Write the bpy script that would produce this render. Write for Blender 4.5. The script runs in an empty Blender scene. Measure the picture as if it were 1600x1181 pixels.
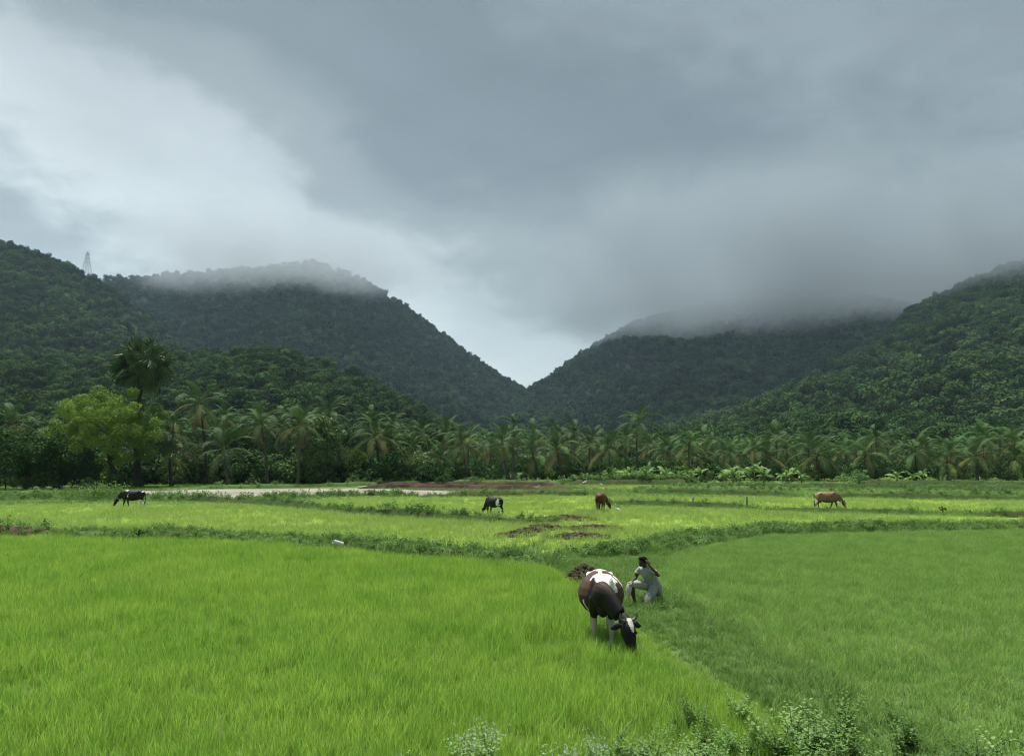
import bpy, math, random
import numpy as np
from mathutils import Vector, Matrix, noise as mnoise

# ------------------------------------------------------------------ camera, sky, sun, exposure
SC = bpy.context.scene
COL = SC.collection
R = math.radians
CAM_H, FPX, CX, CY, HORIZON = 3.5, 1209.0, 800.0, 590.5, 705.0
PITCH = math.atan((HORIZON - CY) / FPX)
cam_d = bpy.data.cameras.new('camera')
cam = bpy.data.objects.new('camera', cam_d)
COL.objects.link(cam)
cam.location = (0, 0, CAM_H)
cam.rotation_euler = (math.pi / 2 + PITCH, 0, 0)
cam_d.sensor_width = 36.0
cam_d.lens = 36.0 * FPX / 1600.0
cam_d.clip_start = 0.1
cam_d.clip_end = 20000.0
SC.camera = cam


def ray(px, py):
    """direction of a picture point, as (x / y, z / y): tangent of azimuth and of elevation"""
    a, b = (px - CX) / FPX, (CY - py) / FPX
    y = math.cos(PITCH) - b * math.sin(PITCH)
    z = math.sin(PITCH) + b * math.cos(PITCH)
    return a / y, z / y


def G(px, py, z=0.0):
    """where the ground (height z) is met"""
    t, e = ray(px, py)
    y = (z - CAM_H) / e
    return Vector((t * y, y, z))


def at(px, py, y):
    t, e = ray(px, py)
    return Vector((t * y, y, CAM_H + e * y))


EXPO = 2.3
SUN_EL, SUN_AZ = R(68), R(-30)          # azimuth from +Y towards +X
vs = SC.view_settings
vs.view_transform = 'Standard'
vs.look = 'None'
vs.exposure = EXPO
vs.gamma = 1.0
vs.use_curve_mapping = False
SC.cycles.use_denoising = True
SC.cycles.pixel_filter_type = 'BLACKMAN_HARRIS'
SC.cycles.filter_width = 1.15
SC.cycles.max_bounces = 6
SC.cycles.diffuse_bounces = 3
SC.cycles.glossy_bounces = 2
SC.cycles.transmission_bounces = 3
SC.cycles.transparent_max_bounces = 6
SC.cycles.volume_bounces = 1
SC.cycles.caustics_reflective = False
SC.cycles.caustics_refractive = False
SC.cycles.sample_clamp_indirect = 4.0

W = bpy.data.worlds.new('World')
SC.world = W
W.use_nodes = True
wt = W.node_tree
wt.nodes.clear()


def N(tree, kind, **kw):
    n = tree.nodes.new(kind)
    for k, v in kw.items():
        setattr(n, k, v)
    return n


def L(tree, a, b):
    tree.links.new(a, b)


def mathn(tree, op, a, b=None, c=None, clamp=False):
    n = N(tree, 'ShaderNodeMath', operation=op, use_clamp=clamp)
    for i, v in enumerate((a, b, c)):
        if v is None:
            continue
        if isinstance(v, (int, float)):
            n.inputs[i].default_value = v
        else:
            L(tree, v, n.inputs[i])
    return n.outputs[0]


def ramp(tree, fac, stops, interp='EASE'):
    n = N(tree, 'ShaderNodeValToRGB')
    n.color_ramp.interpolation = interp
    el = n.color_ramp.elements
    while len(el) < len(stops):
        el.new(0.5)
    for e, (p, c) in zip(el, stops):
        e.position = p
        e.color = (c[0], c[1], c[2], 1)
    L(tree, fac, n.inputs[0])
    return n.outputs[0]


def mixc(tree, fac, a, b, blend='MIX'):
    n = N(tree, 'ShaderNodeMix', data_type='RGBA', blend_type=blend)
    for sock, v in ((n.inputs[0], fac), (n.inputs[6], a), (n.inputs[7], b)):
        if isinstance(v, (int, float)):
            sock.default_value = v
        elif isinstance(v, (tuple, list)):
            sock.default_value = (v[0], v[1], v[2], 1)
        else:
            L(tree, v, sock)
    return n.outputs[2]


def noisen(tree, vec, scale, detail=4.0, rough=0.5, dist=0.0):
    n = N(tree, 'ShaderNodeTexNoise')
    n.inputs['Scale'].default_value = scale
    n.inputs['Detail'].default_value = detail
    n.inputs['Roughness'].default_value = rough
    n.inputs['Distortion'].default_value = dist
    if vec is not None:
        L(tree, vec, n.inputs['Vector'])
    return n.outputs[0]


def build_world():
    t = wt
    tc = N(t, 'ShaderNodeTexCoord').outputs['Generated']
    sep = N(t, 'ShaderNodeSeparateXYZ')
    L(t, tc, sep.inputs[0])
    # directions brought onto a cloud deck: features shrink towards the horizon
    zz = mathn(t, 'ADD', mathn(t, 'MAXIMUM', sep.outputs[2], 0.0), 0.22)
    comb = N(t, 'ShaderNodeCombineXYZ')
    L(t, mathn(t, 'DIVIDE', sep.outputs[0], zz), comb.inputs[0])
    L(t, mathn(t, 'DIVIDE', sep.outputs[1], zz), comb.inputs[1])
    deck = comb.outputs[0]
    # the edge of the dark cloud deck: a great circle across the whole sky, warped by noise
    def dv(px, py):
        a, e = ray(px, py)
        return Vector((a, 1, e)).normalized()
    n = dv(0, 35).cross(dv(880, 505)).normalized()
    if n.z < 0:
        n = -n
    dot = N(t, 'ShaderNodeVectorMath', operation='DOT_PRODUCT')
    L(t, tc, dot.inputs[0])
    dot.inputs[1].default_value = n
    n1 = noisen(t, deck, 1.15, 3.0, 0.5, 0.35)
    n2 = noisen(t, deck, 3.2, 4.0, 0.55, 0.2)
    n3 = noisen(t, tc, 2.3, 2.0, 0.5, 0.0)
    s = mathn(t, 'ADD', dot.outputs['Value'], mathn(t, 'MULTIPLY', mathn(t, 'SUBTRACT', n1, 0.5), 0.34))
    s = mathn(t, 'ADD', s, mathn(t, 'MULTIPLY', mathn(t, 'SUBTRACT', n2, 0.5), 0.12))
    n4 = noisen(t, deck, 7.5, 8.0, 0.62, 0.5)
    s = mathn(t, 'ADD', s, mathn(t, 'MULTIPLY', mathn(t, 'SUBTRACT', n4, 0.5), 0.13))
    u = mathn(t, 'MULTIPLY_ADD', s, 1.25, 0.5, clamp=True)
    k = 2 ** -EXPO
    def c(r, g, b):
        f = lambda v: ((v / 255 + 0.055) / 1.055) ** 2.4 * k
        return f(r), f(g), f(b)
    col = ramp(t, u, [(0.0, c(164, 178, 184)), (0.24, c(174, 188, 194)), (0.36, c(212, 223, 226)), (0.45, c(196, 207, 211)),
                      (0.55, c(154, 166, 171)), (0.66, c(129, 142, 148)), (0.84, c(122, 135, 141)), (1.0, c(142, 155, 161))])
    var = mathn(t, 'ADD', mathn(t, 'MULTIPLY', n2, 0.34), mathn(t, 'MULTIPLY', n3, 0.40))
    var = mathn(t, 'ADD', var, mathn(t, 'MULTIPLY', n4, 0.26))
    var = mathn(t, 'ADD', var, 0.51)
    sc = N(t, 'ShaderNodeVectorMath', operation='SCALE')
    L(t, col, sc.inputs[0])
    L(t, var, sc.inputs['Scale'])
    sky = N(t, 'ShaderNodeTexSky', sky_type='NISHITA')
    sky.sun_disc = False
    sky.sun_elevation = SUN_EL
    sky.sun_rotation = SUN_AZ
    sks = N(t, 'ShaderNodeVectorMath', operation='SCALE')
    L(t, sky.outputs[0], sks.inputs[0])
    sks.inputs['Scale'].default_value = 0.06
    full = mixc(t, 0.97, sks.outputs[0], sc.outputs[0])
    bg = N(t, 'ShaderNodeBackground')
    L(t, full, bg.inputs[0])
    bg.inputs[1].default_value = 1.0
    out = N(t, 'ShaderNodeOutputWorld')
    L(t, bg.outputs[0], out.inputs[0])


build_world()

sun_d = bpy.data.lights.new('sun', 'SUN')
sun_d.energy = 1.5
sun_d.angle = R(14)
sun_d.color = (1.0, 0.97, 0.92)
sun = bpy.data.objects.new('sun', sun_d)
COL.objects.link(sun)
sun.rotation_euler = Vector((-math.sin(SUN_AZ) * math.cos(SUN_EL), -math.cos(SUN_AZ) * math.cos(SUN_EL), -math.sin(SUN_EL))).to_track_quat('-Z', 'Y').to_euler()

# ------------------------------------------------------------------ helpers
rng = np.random.default_rng(7)
_tab = np.random.default_rng(99).random((256, 256))


def vnoise(x, y, seed=0):
    x = np.asarray(x, float) + seed * 17.31
    y = np.asarray(y, float) + seed * 7.77
    xi, yi = np.floor(x).astype(int), np.floor(y).astype(int)
    fx, fy = x - xi, y - yi
    fx, fy = fx * fx * (3 - 2 * fx), fy * fy * (3 - 2 * fy)
    g = lambda a, b: _tab[a & 255, b & 255]
    return (g(xi, yi) * (1 - fx) + g(xi + 1, yi) * fx) * (1 - fy) + (g(xi, yi + 1) * (1 - fx) + g(xi + 1, yi + 1) * fx) * fy


def fbm(x, y, octv=4, seed=0):
    s, a, tot = 0, 1.0, 0
    for i in range(octv):
        s = s + a * vnoise(np.asarray(x) * 2 ** i, np.asarray(y) * 2 ** i, seed + i)
        tot += a
        a *= 0.5
    return s / tot


def tag(o, label=None, cat=None, group=None, kind=None):
    if label:
        o['label'] = label
    if cat:
        o['category'] = cat
    if group:
        o['group'] = group
    if kind:
        o['kind'] = kind
    return o


def link(name, data, parent=None):
    o = bpy.data.objects.new(name, data)
    COL.objects.link(o)
    if parent is not None:
        o.parent = parent
    return o


def empty(name, loc, rz=0.0, scale=1.0):
    o = link(name, None)
    o.empty_display_size = 0.1
    o.location = loc
    o.rotation_euler = (0, 0, rz)
    o.scale = (scale,) * 3
    return o


def mesh_np(name, V, F, mats, idx=None, smooth=False):
    """mesh from arrays; F is an (n, 3 or 4) array or a list of tuples"""
    me = bpy.data.meshes.new(name)
    V = np.asarray(V, np.float32)
    if isinstance(F, np.ndarray):
        k = F.shape[1]
        me.vertices.add(len(V))
        me.vertices.foreach_set('co', V.ravel())
        me.loops.add(F.size)
        me.loops.foreach_set('vertex_index', F.astype(np.int32).ravel())
        me.polygons.add(len(F))
        me.polygons.foreach_set('loop_start', np.arange(0, F.size, k, dtype=np.int32))
    else:
        me.from_pydata([tuple(map(float, v)) for v in V], [], [tuple(map(int, f)) for f in F])
    for m in (mats if isinstance(mats, (list, tuple)) else [mats]):
        me.materials.append(m)
    if idx is not None:
        me.polygons.foreach_set('material_index', np.asarray(idx, np.int32))
    if smooth:
        me.polygons.foreach_set('use_smooth', np.ones(len(me.polygons), bool))
    me.update(calc_edges=True)
    return me


class MB:
    """collects shapes into one mesh"""
    def __init__(s):
        s.v, s.f, s.m = [], [], []

    def add(s, V, F, m=0):
        b = len(s.v)
        s.v += [tuple(map(float, p)) for p in V]
        s.f += [tuple(int(i) + b for i in f) for f in F]
        s.m += [m] * len(F)

    def tube(s, pts, rad, n=6, m=0, up=(0, 0, 1), squash=None, cap=True):
        pts = [Vector(p) for p in pts]
        V, F = [], []
        for i, p in enumerate(pts):
            d = (pts[min(i + 1, len(pts) - 1)] - pts[max(i - 1, 0)])
            d = d.normalized() if d.length > 1e-9 else Vector((0, 0, 1))
            a = d.cross(Vector(up))
            if a.length < 1e-3:
                a = d.cross(Vector((1, 0, 0)))
            a.normalize()
            b = a.cross(d).normalized()
            r = rad[i] if hasattr(rad, '__len__') else rad
            ra, rb = (r if hasattr(r, '__len__') else (r, r))
            for k in range(n):
                w = 2 * math.pi * k / n
                V.append(p + a * (ra * math.cos(w)) + b * (rb * math.sin(w)))
        for i in range(len(pts) - 1):
            for k in range(n):
                F.append((i * n + k, i * n + (k + 1) % n, (i + 1) * n + (k + 1) % n, (i + 1) * n + k))
        if cap:
            F.append(tuple(range(n - 1, -1, -1)))
            F.append(tuple((len(pts) - 1) * n + k for k in range(n)))
        s.add(V, F, m)

    def ball(s, c, r, n=10, h=7, m=0):
        c = Vector(c)
        r = r if hasattr(r, '__len__') else (r, r, r)
        V = [c + Vector((0, 0, -r[2]))]
        for i in range(1, h):
            ph = -math.pi / 2 + math.pi * i / h
            for k in range(n):
                w = 2 * math.pi * k / n
                V.append(c + Vector((r[0] * math.cos(ph) * math.cos(w), r[1] * math.cos(ph) * math.sin(w), r[2] * math.sin(ph))))
        V.append(c + Vector((0, 0, r[2])))
        F = [(0, 1 + (k + 1) % n, 1 + k) for k in range(n)]
        for i in range(h - 2):
            for k in range(n):
                a = 1 + i * n
                F.append((a + k, a + (k + 1) % n, a + n + (k + 1) % n, a + n + k))
        t = len(V) - 1
        F += [(t, t - n + k, t - n + (k + 1) % n) for k in range(n)]
        s.add(V, F, m)

    def box(s, c, h):
        c, h = Vector(c), Vector(h)
        V = [c + Vector((h.x * x, h.y * y, h.z * z)) for z in (-1, 1) for y in (-1, 1) for x in (-1, 1)]
        s.add(V, [(0, 2, 3, 1), (4, 5, 7, 6), (0, 1, 5, 4), (2, 6, 7, 3), (0, 4, 6, 2), (1, 3, 7, 5)])

    def mesh(s, name, mats, smooth=False):
        me = bpy.data.meshes.new(name)
        me.from_pydata(s.v, [], s.f)
        for m in (mats if isinstance(mats, (list, tuple)) else [mats]):
            me.materials.append(m)
        me.polygons.foreach_set('material_index', s.m)
        if smooth:
            me.polygons.foreach_set('use_smooth', [True] * len(s.f))
        me.update()
        return me

    def build(s, name, mats, parent=None, smooth=False):
        return link(name, s.mesh(name, mats, smooth), parent)


# ------------------------------------------------------------------ materials
def newmat(name):
    m = bpy.data.materials.new(name)
    m.use_nodes = True
    t = m.node_tree
    t.nodes.clear()
    out = N(t, 'ShaderNodeOutputMaterial')
    return m, t, out


def leafmat(name, c1, c2, trans=0.28, rough=0.55, var=0.45, patch=None, spec=0.25):
    """leaf: colour varies from copy to copy and slowly over the plant; light passes through the blade"""
    m, t, out = newmat(name)
    oi = N(t, 'ShaderNodeObjectInfo')
    geo = N(t, 'ShaderNodeNewGeometry')
    f = mathn(t, 'ADD', mathn(t, 'MULTIPLY', oi.outputs['Random'], 0.75), mathn(t, 'MULTIPLY', geo.outputs['Random Per Island'], 0.5))
    f = mathn(t, 'SUBTRACT', f, 0.12, clamp=True)
    col = mixc(t, f, c1, c2)
    hs = N(t, 'ShaderNodeHueSaturation')
    L(t, col, hs.inputs['Color'])
    r2 = mathn(t, 'FRACT', mathn(t, 'MULTIPLY', oi.outputs['Random'], 37.7))
    L(t, mathn(t, 'MULTIPLY_ADD', r2, var, 1.0 - var * 0.5), hs.inputs['Value'])
    L(t, mathn(t, 'MULTIPLY_ADD', geo.outputs['Random Per Island'], 0.03, 0.485), hs.inputs['Hue'])
    col = hs.outputs[0]
    if patch:
        pn = noisen(t, geo.outputs['Position'], patch[0], 4, 0.6)
        mr = mathn(t, 'MULTIPLY_ADD', pn, 3.2, -1.1, clamp=True)
        col = mixc(t, mr, col, mixc(t, 1.0, col, patch[1], 'MULTIPLY'))
    p = N(t, 'ShaderNodeBsdfPrincipled')
    L(t, col, p.inputs['Base Color'])
    p.inputs['Roughness'].default_value = rough
    p.inputs['Specular IOR Level'].default_value = spec
    tr = N(t, 'ShaderNodeBsdfTranslucent')
    L(t, col, tr.inputs[0])
    mx = N(t, 'ShaderNodeMixShader')
    mx.inputs[0].default_value = trans
    L(t, p.outputs[0], mx.inputs[1])
    L(t, tr.outputs[0], mx.inputs[2])
    L(t, mx.outputs[0], out.inputs[0])
    return m


def groundmat(name, cols, scale, rough=0.9, bump=0.3, bscale=6.0, spec=0.02):
    """earth: two or three colours laid out by noise of world position, with fine relief"""
    m, t, out = newmat(name)
    pos = N(t, 'ShaderNodeNewGeometry').outputs['Position']
    n = noisen(t, pos, scale, 6, 0.62)
    n = mathn(t, 'MULTIPLY_ADD', n, 2.4, -0.7, clamp=True)
    col = ramp(t, n, [(i / (len(cols) - 1), c) for i, c in enumerate(cols)], 'LINEAR')
    p = N(t, 'ShaderNodeBsdfPrincipled')
    L(t, col, p.inputs['Base Color'])
    p.inputs['Roughness'].default_value = rough
    p.inputs['Specular IOR Level'].default_value = spec
    b = N(t, 'ShaderNodeBump')
    b.inputs['Strength'].default_value = bump
    b.inputs['Distance'].default_value = 0.08
    L(t, noisen(t, pos, bscale, 6, 0.65), b.inputs['Height'])
    L(t, b.outputs[0], p.inputs['Normal'])
    L(t, p.outputs[0], out.inputs[0])
    return m


def plainmat(name, c, rough=0.7, c2=None, scale=8.0, spec=0.3):
    m, t, out = newmat(name)
    p = N(t, 'ShaderNodeBsdfPrincipled')
    tc = N(t, 'ShaderNodeTexCoord').outputs['Object']
    c2 = c2 or tuple(v * 0.6 for v in c)
    n = mathn(t, 'MULTIPLY_ADD', noisen(t, tc, scale, 5, 0.6), 2.0, -0.5, clamp=True)
    L(t, mixc(t, n, c, c2), p.inputs['Base Color'])
    p.inputs['Roughness'].default_value = rough
    p.inputs['Specular IOR Level'].default_value = spec
    L(t, p.outputs[0], out.inputs[0])
    return m


def coatmat(name, rough=0.65):
    """animal coat: markings stored per vertex, with a fine hair variation"""
    m, t, out = newmat(name)
    at_ = N(t, 'ShaderNodeAttribute', attribute_name='coat')
    tc = N(t, 'ShaderNodeTexCoord').outputs['Object']
    v = mathn(t, 'MULTIPLY_ADD', noisen(t, tc, 30, 4, 0.6), 0.7, 0.65)
    sc = N(t, 'ShaderNodeVectorMath', operation='SCALE')
    L(t, at_.outputs['Color'], sc.inputs[0])
    L(t, v, sc.inputs['Scale'])
    p = N(t, 'ShaderNodeBsdfPrincipled')
    L(t, sc.outputs[0], p.inputs['Base Color'])
    p.inputs['Roughness'].default_value = rough
    p.inputs['Specular IOR Level'].default_value = 0.25
    L(t, p.outputs[0], out.inputs[0])
    return m


M = {}
M['rice_bright'] = leafmat('rice_bright', (0.26, 0.44, 0.07), (0.40, 0.55, 0.095), 0.42, 0.7, 0.5, (0.45, (0.70, 0.84, 0.72)), spec=0.1)
M['rice_yellow'] = leafmat('rice_yellow', (0.30, 0.41, 0.10), (0.40, 0.50, 0.13), 0.38, 0.7, 0.3, (0.25, (0.78, 0.86, 0.85)), spec=0.12)
M['rice_short'] = leafmat('rice_short', (0.195, 0.335, 0.08), (0.275, 0.40, 0.10), 0.36, 0.7, 0.5, (0.6, (0.76, 0.85, 0.76)), spec=0.08)
M['grass'] = leafmat('grass', (0.13, 0.24, 0.055), (0.22, 0.33, 0.085), 0.3, 0.7, 0.45, (0.6, (0.78, 0.84, 0.78)), spec=0.1)
M['weed'] = leafmat('weed', (0.07, 0.15, 0.035), (0.15, 0.25, 0.06), 0.22, 0.7, 0.5, spec=0.1)
M['weed_pale'] = leafmat('weed_pale', (0.14, 0.26, 0.075), (0.23, 0.35, 0.12), 0.25, 0.7, 0.4, spec=0.1)
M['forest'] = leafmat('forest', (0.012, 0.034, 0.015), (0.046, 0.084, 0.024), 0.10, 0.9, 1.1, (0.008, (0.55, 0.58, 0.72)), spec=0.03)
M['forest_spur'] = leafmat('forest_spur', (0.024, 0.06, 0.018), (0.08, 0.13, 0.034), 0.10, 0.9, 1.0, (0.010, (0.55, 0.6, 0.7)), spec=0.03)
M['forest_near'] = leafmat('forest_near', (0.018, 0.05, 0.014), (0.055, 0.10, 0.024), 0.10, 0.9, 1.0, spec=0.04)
M['neem'] = leafmat('neem', (0.07, 0.15, 0.026), (0.175, 0.262, 0.05), 0.25, 0.8, 0.25, spec=0.06)
M['dark_leaf'] = leafmat('dark_leaf', (0.022, 0.06, 0.017), (0.05, 0.105, 0.025), 0.12, 0.8, 0.5, spec=0.08)
M['vine'] = leafmat('vine', (0.06, 0.125, 0.035), (0.14, 0.22, 0.06), 0.2, 0.6, 0.4, spec=0.2)
M['palm'] = leafmat('palm', (0.024, 0.072, 0.018), (0.072, 0.135, 0.034), 0.10, 0.6, 0.8, spec=0.09)
M['palm_old'] = leafmat('palm_old', (0.075, 0.11, 0.03), (0.16, 0.155, 0.05), 0.1, 0.7, 0.4, spec=0.06)
M['palm_dead'] = leafmat('palm_dead', (0.17, 0.11, 0.06), (0.27, 0.18, 0.10), 0.1, 0.7, 0.4)
M['palmyra'] = leafmat('palmyra', (0.045, 0.095, 0.036), (0.13, 0.19, 0.085), 0.08, 0.55, 0.3, spec=0.14)
M['rachis'] = plainmat('rachis', (0.16, 0.19, 0.07), 0.7, spec=0.1)
M['banana'] = leafmat('banana', (0.09, 0.19, 0.045), (0.18, 0.29, 0.075), 0.25, 0.6, 0.4, spec=0.15)
M['banana_stem'] = plainmat('banana_stem', (0.16, 0.2, 0.07), 0.5)
M['bark'] = plainmat('bark', (0.09, 0.075, 0.055), 0.9, (0.04, 0.035, 0.028), 3.0)
M['palm_bark'] = plainmat('palm_bark', (0.14, 0.125, 0.10), 0.9, (0.06, 0.052, 0.042), 2.5)
M['dark_bark'] = plainmat('dark_bark', (0.055, 0.05, 0.045), 0.9, (0.025, 0.022, 0.02), 2.5)
M['hill'] = groundmat('hill', [(0.010, 0.024, 0.010), (0.016, 0.03, 0.014), (0.024, 0.03, 0.018)], 0.01)
M['soil'] = groundmat('soil', [(0.045, 0.035, 0.024), (0.08, 0.062, 0.043), (0.13, 0.105, 0.075)], 1.6, 0.95, 0.8, 9)
M['mud_bank'] = groundmat('mud_bank', [(0.03, 0.024, 0.017), (0.06, 0.045, 0.031), (0.10, 0.076, 0.053)], 0.8, 0.85, 0.6, 5)
M['sand'] = groundmat('sand', [(0.15, 0.135, 0.105), (0.25, 0.23, 0.185), (0.33, 0.30, 0.25)], 0.25, 0.5, 0.2, 3, 0.2)
M['ground'] = groundmat('ground', [(0.075, 0.135, 0.035), (0.10, 0.165, 0.042), (0.13, 0.15, 0.06)], 0.3)
M['field_bright'] = groundmat('field_bright', [(0.065, 0.11, 0.024), (0.085, 0.135, 0.03), (0.10, 0.13, 0.04)], 0.6)
M['field_yellow'] = groundmat('field_yellow', [(0.14, 0.23, 0.03), (0.19, 0.28, 0.045), (0.2, 0.27, 0.06)], 0.35)
M['field_short'] = groundmat('field_short', [(0.07, 0.13, 0.035), (0.09, 0.15, 0.042), (0.10, 0.15, 0.045)], 0.9)
M['bund'] = groundmat('bund', [(0.05, 0.10, 0.026), (0.085, 0.145, 0.04), (0.10, 0.125, 0.05)], 1.2)
M['shaded_wet_bank'] = groundmat('shaded_wet_bank', [(0.03, 0.052, 0.016), (0.045, 0.072, 0.023), (0.065, 0.068, 0.032)], 1.0)  # wet soil with the shade of the banks' near faces put into its colour
M['coat'] = coatmat('coat')
M['skin'] = plainmat('skin', (0.075, 0.04, 0.026), 0.5, (0.05, 0.026, 0.017))
M['hair'] = plainmat('hair', (0.008, 0.007, 0.007), 0.85, spec=0.1)
M['shirt'] = plainmat('shirt', (0.36, 0.39, 0.37), 0.85, (0.17, 0.195, 0.19), 22)
M['lungi'] = plainmat('lungi', (0.40, 0.43, 0.42), 0.85, (0.09, 0.105, 0.105), 50)
M['white_cloth'] = plainmat('white_cloth', (0.44, 0.46, 0.41), 0.85, (0.26, 0.28, 0.25), 18)
M['horn'] = plainmat('horn', (0.16, 0.145, 0.12), 0.45, (0.05, 0.045, 0.04))
M['hoof'] = plainmat('hoof', (0.04, 0.03, 0.025), 0.6)
M['black'] = plainmat('black', (0.008, 0.008, 0.008), 0.3)
M['white'] = plainmat('white', (0.75, 0.76, 0.74), 0.7, (0.6, 0.62, 0.6))
M['beak'] = plainmat('beak', (0.5, 0.3, 0.06), 0.5)
M['post'] = plainmat('post', (0.26, 0.24, 0.20), 0.9, (0.12, 0.10, 0.085))
M['post_pale'] = plainmat('post_pale', (0.42, 0.44, 0.38), 0.9, (0.22, 0.22, 0.19))
M['steel'] = plainmat('steel', (0.22, 0.23, 0.24), 0.5)


# ------------------------------------------------------------------ scattering of what nobody could count
def scatter(name, P, protos, scale, rot=None, label=None, cat=None, rs=None, kind='stuff'):
    """P (n, 3) points; copies of the protos stand on them (geometry nodes)"""
    P = np.asarray(P, np.float32)
    n = len(P)
    r_ = rs or np.random.default_rng(len(name) * 131 + n)
    me = bpy.data.meshes.new(name)
    me.vertices.add(n)
    me.vertices.foreach_set('co', P.ravel())
    scale = np.asarray(scale, np.float32)
    if scale.ndim == 1:
        scale = np.repeat(scale[:, None], 3, 1)
    if rot is None:
        rot = np.zeros((n, 3), np.float32)
        rot[:, :2] = r_.normal(0, 0.07, (n, 2))
        rot[:, 2] = r_.random(n) * 6.283
    a = me.attributes.new('scl', 'FLOAT_VECTOR', 'POINT')
    a.data.foreach_set('vector', scale.astype(np.float32).ravel())
    a = me.attributes.new('rot', 'FLOAT_VECTOR', 'POINT')
    a.data.foreach_set('vector', np.asarray(rot, np.float32).ravel())
    a = me.attributes.new('idx', 'INT', 'POINT')
    a.data.foreach_set('value', r_.integers(0, len(protos), n).astype(np.int32))
    o = link(name, me)
    pc = bpy.data.collections.new('proto_' + name)
    for k, pm in enumerate(protos):
        pc.objects.link(bpy.data.objects.new('%s_proto_%02d' % (name, k), pm))
    g = bpy.data.node_groups.new('scatter_' + name, 'GeometryNodeTree')
    g.interface.new_socket('Geometry', in_out='INPUT', socket_type='NodeSocketGeometry')
    g.interface.new_socket('Geometry', in_out='OUTPUT', socket_type='NodeSocketGeometry')
    gi, go = g.nodes.new('NodeGroupInput'), g.nodes.new('NodeGroupOutput')
    ci = g.nodes.new('GeometryNodeCollectionInfo')
    ci.inputs['Collection'].default_value = pc
    ci.inputs['Separate Children'].default_value = True
    ci.inputs['Reset Children'].default_value = True
    ip = g.nodes.new('GeometryNodeInstanceOnPoints')
    ip.inputs['Pick Instance'].default_value = True
    mp = g.nodes.new('GeometryNodeMeshToPoints')
    mp.inputs['Radius'].default_value = 0.01
    g.links.new(gi.outputs[0], mp.inputs['Mesh'])
    g.links.new(mp.outputs[0], ip.inputs['Points'])
    g.links.new(ci.outputs[0], ip.inputs['Instance'])
    for at_, ty, sock in (('idx', 'INT', 'Instance Index'), ('scl', 'FLOAT_VECTOR', 'Scale')):
        na = g.nodes.new('GeometryNodeInputNamedAttribute')
        na.data_type = ty
        na.inputs['Name'].default_value = at_
        g.links.new(na.outputs['Attribute'], ip.inputs[sock])
    na = g.nodes.new('GeometryNodeInputNamedAttribute')
    na.data_type = 'FLOAT_VECTOR'
    na.inputs['Name'].default_value = 'rot'
    er = g.nodes.new('FunctionNodeEulerToRotation')
    g.links.new(na.outputs['Attribute'], er.inputs[0])
    g.links.new(er.outputs[0], ip.inputs['Rotation'])
    g.links.new(ip.outputs[0], go.inputs[0])
    md = o.modifiers.new('scatter', 'NODES')
    md.node_group = g
    return tag(o, label, cat, kind=kind)


def leaf_cloud(r_, centers, radii, per, size, squash=1.0, inner=0.55, face=0.6, aspect=0.5, droop=0.0):
    """leaf-sized diamonds through the volume of many lumps; returns V, F"""
    centers = np.asarray(centers, float)
    radii = np.asarray(radii, float)
    m = len(centers)
    c = np.repeat(centers, per, 0)
    rr = np.repeat(radii, per)
    d = r_.normal(size=(m * per, 3))
    d /= np.linalg.norm(d, axis=1, keepdims=True)
    rad = inner + (1 - inner) * r_.random(m * per) ** 0.6
    p = c + d * (rr * rad)[:, None] * np.array([1, 1, squash])
    nrm = d * face + r_.normal(size=d.shape) * (1 - face) * 0.7 + np.array([0, 0, 0.25])
    nrm /= np.linalg.norm(nrm, axis=1, keepdims=True)
    a = np.cross(nrm, r_.normal(size=d.shape))
    a[:, 2] -= droop
    a /= np.linalg.norm(a, axis=1, keepdims=True)
    b = np.cross(nrm, a)
    s = size * (0.6 + 0.8 * r_.random(m * per))[:, None]
    V = np.stack([p - a * s * 0.5, p + b * s * 0.5 * aspect - nrm * s * 0.06, p + a * s * 0.5, p - b * s * 0.5 * aspect - nrm * s * 0.06], 1).reshape(-1, 3)
    F = np.arange(len(V)).reshape(-1, 4)
    return V, F


def blades(r_, n, h, w, spread, lean=0.35, seg=3, curve=0.5):
    """a tuft of grass blades, V, F"""
    V, F = [], []
    for i in range(n):
        az = r_.random() * 6.283
        bx, by = r_.normal(0, spread, 2)
        hh = h * (0.55 + 0.6 * r_.random())
        ln = lean * (0.2 + r_.random())
        cv = curve * r_.random()
        ca, sa = math.cos(az), math.sin(az)
        fa = az + 1.57 + r_.normal(0, 0.5)
        ww = w * (0.7 + 0.6 * r_.random())
        b = len(V)
        for k in range(seg + 1):
            t = k / seg
            out = hh * (ln * t + cv * t * t)
            z = hh * (t - 0.35 * cv * t * t)
            x, y = bx + ca * out, by + sa * out
            q = ww * 0.5 * (1 - t ** 1.6) + 0.0006
            V.append((x + math.cos(fa) * q, y + math.sin(fa) * q, z))
            V.append((x - math.cos(fa) * q, y - math.sin(fa) * q, z))
        for k in range(seg):
            F.append((b + 2 * k, b + 2 * k + 1, b + 2 * k + 3, b + 2 * k + 2))
    return np.array(V), np.array(F)

# ------------------------------------------------------------------ the land
def flat(name, poly, z, mat, n=1, kind='structure'):
    me = bpy.data.meshes.new(name)
    me.from_pydata([(p[0], p[1], z) for p in poly], [], [tuple(range(len(poly)))])
    me.materials.append(mat)
    return tag(link(name, me), kind=kind)


flat('ground', [(-2900, -300), (2900, -300), (2900, 3000), (-2900, 3000)], 0.0, M['ground'])


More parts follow.
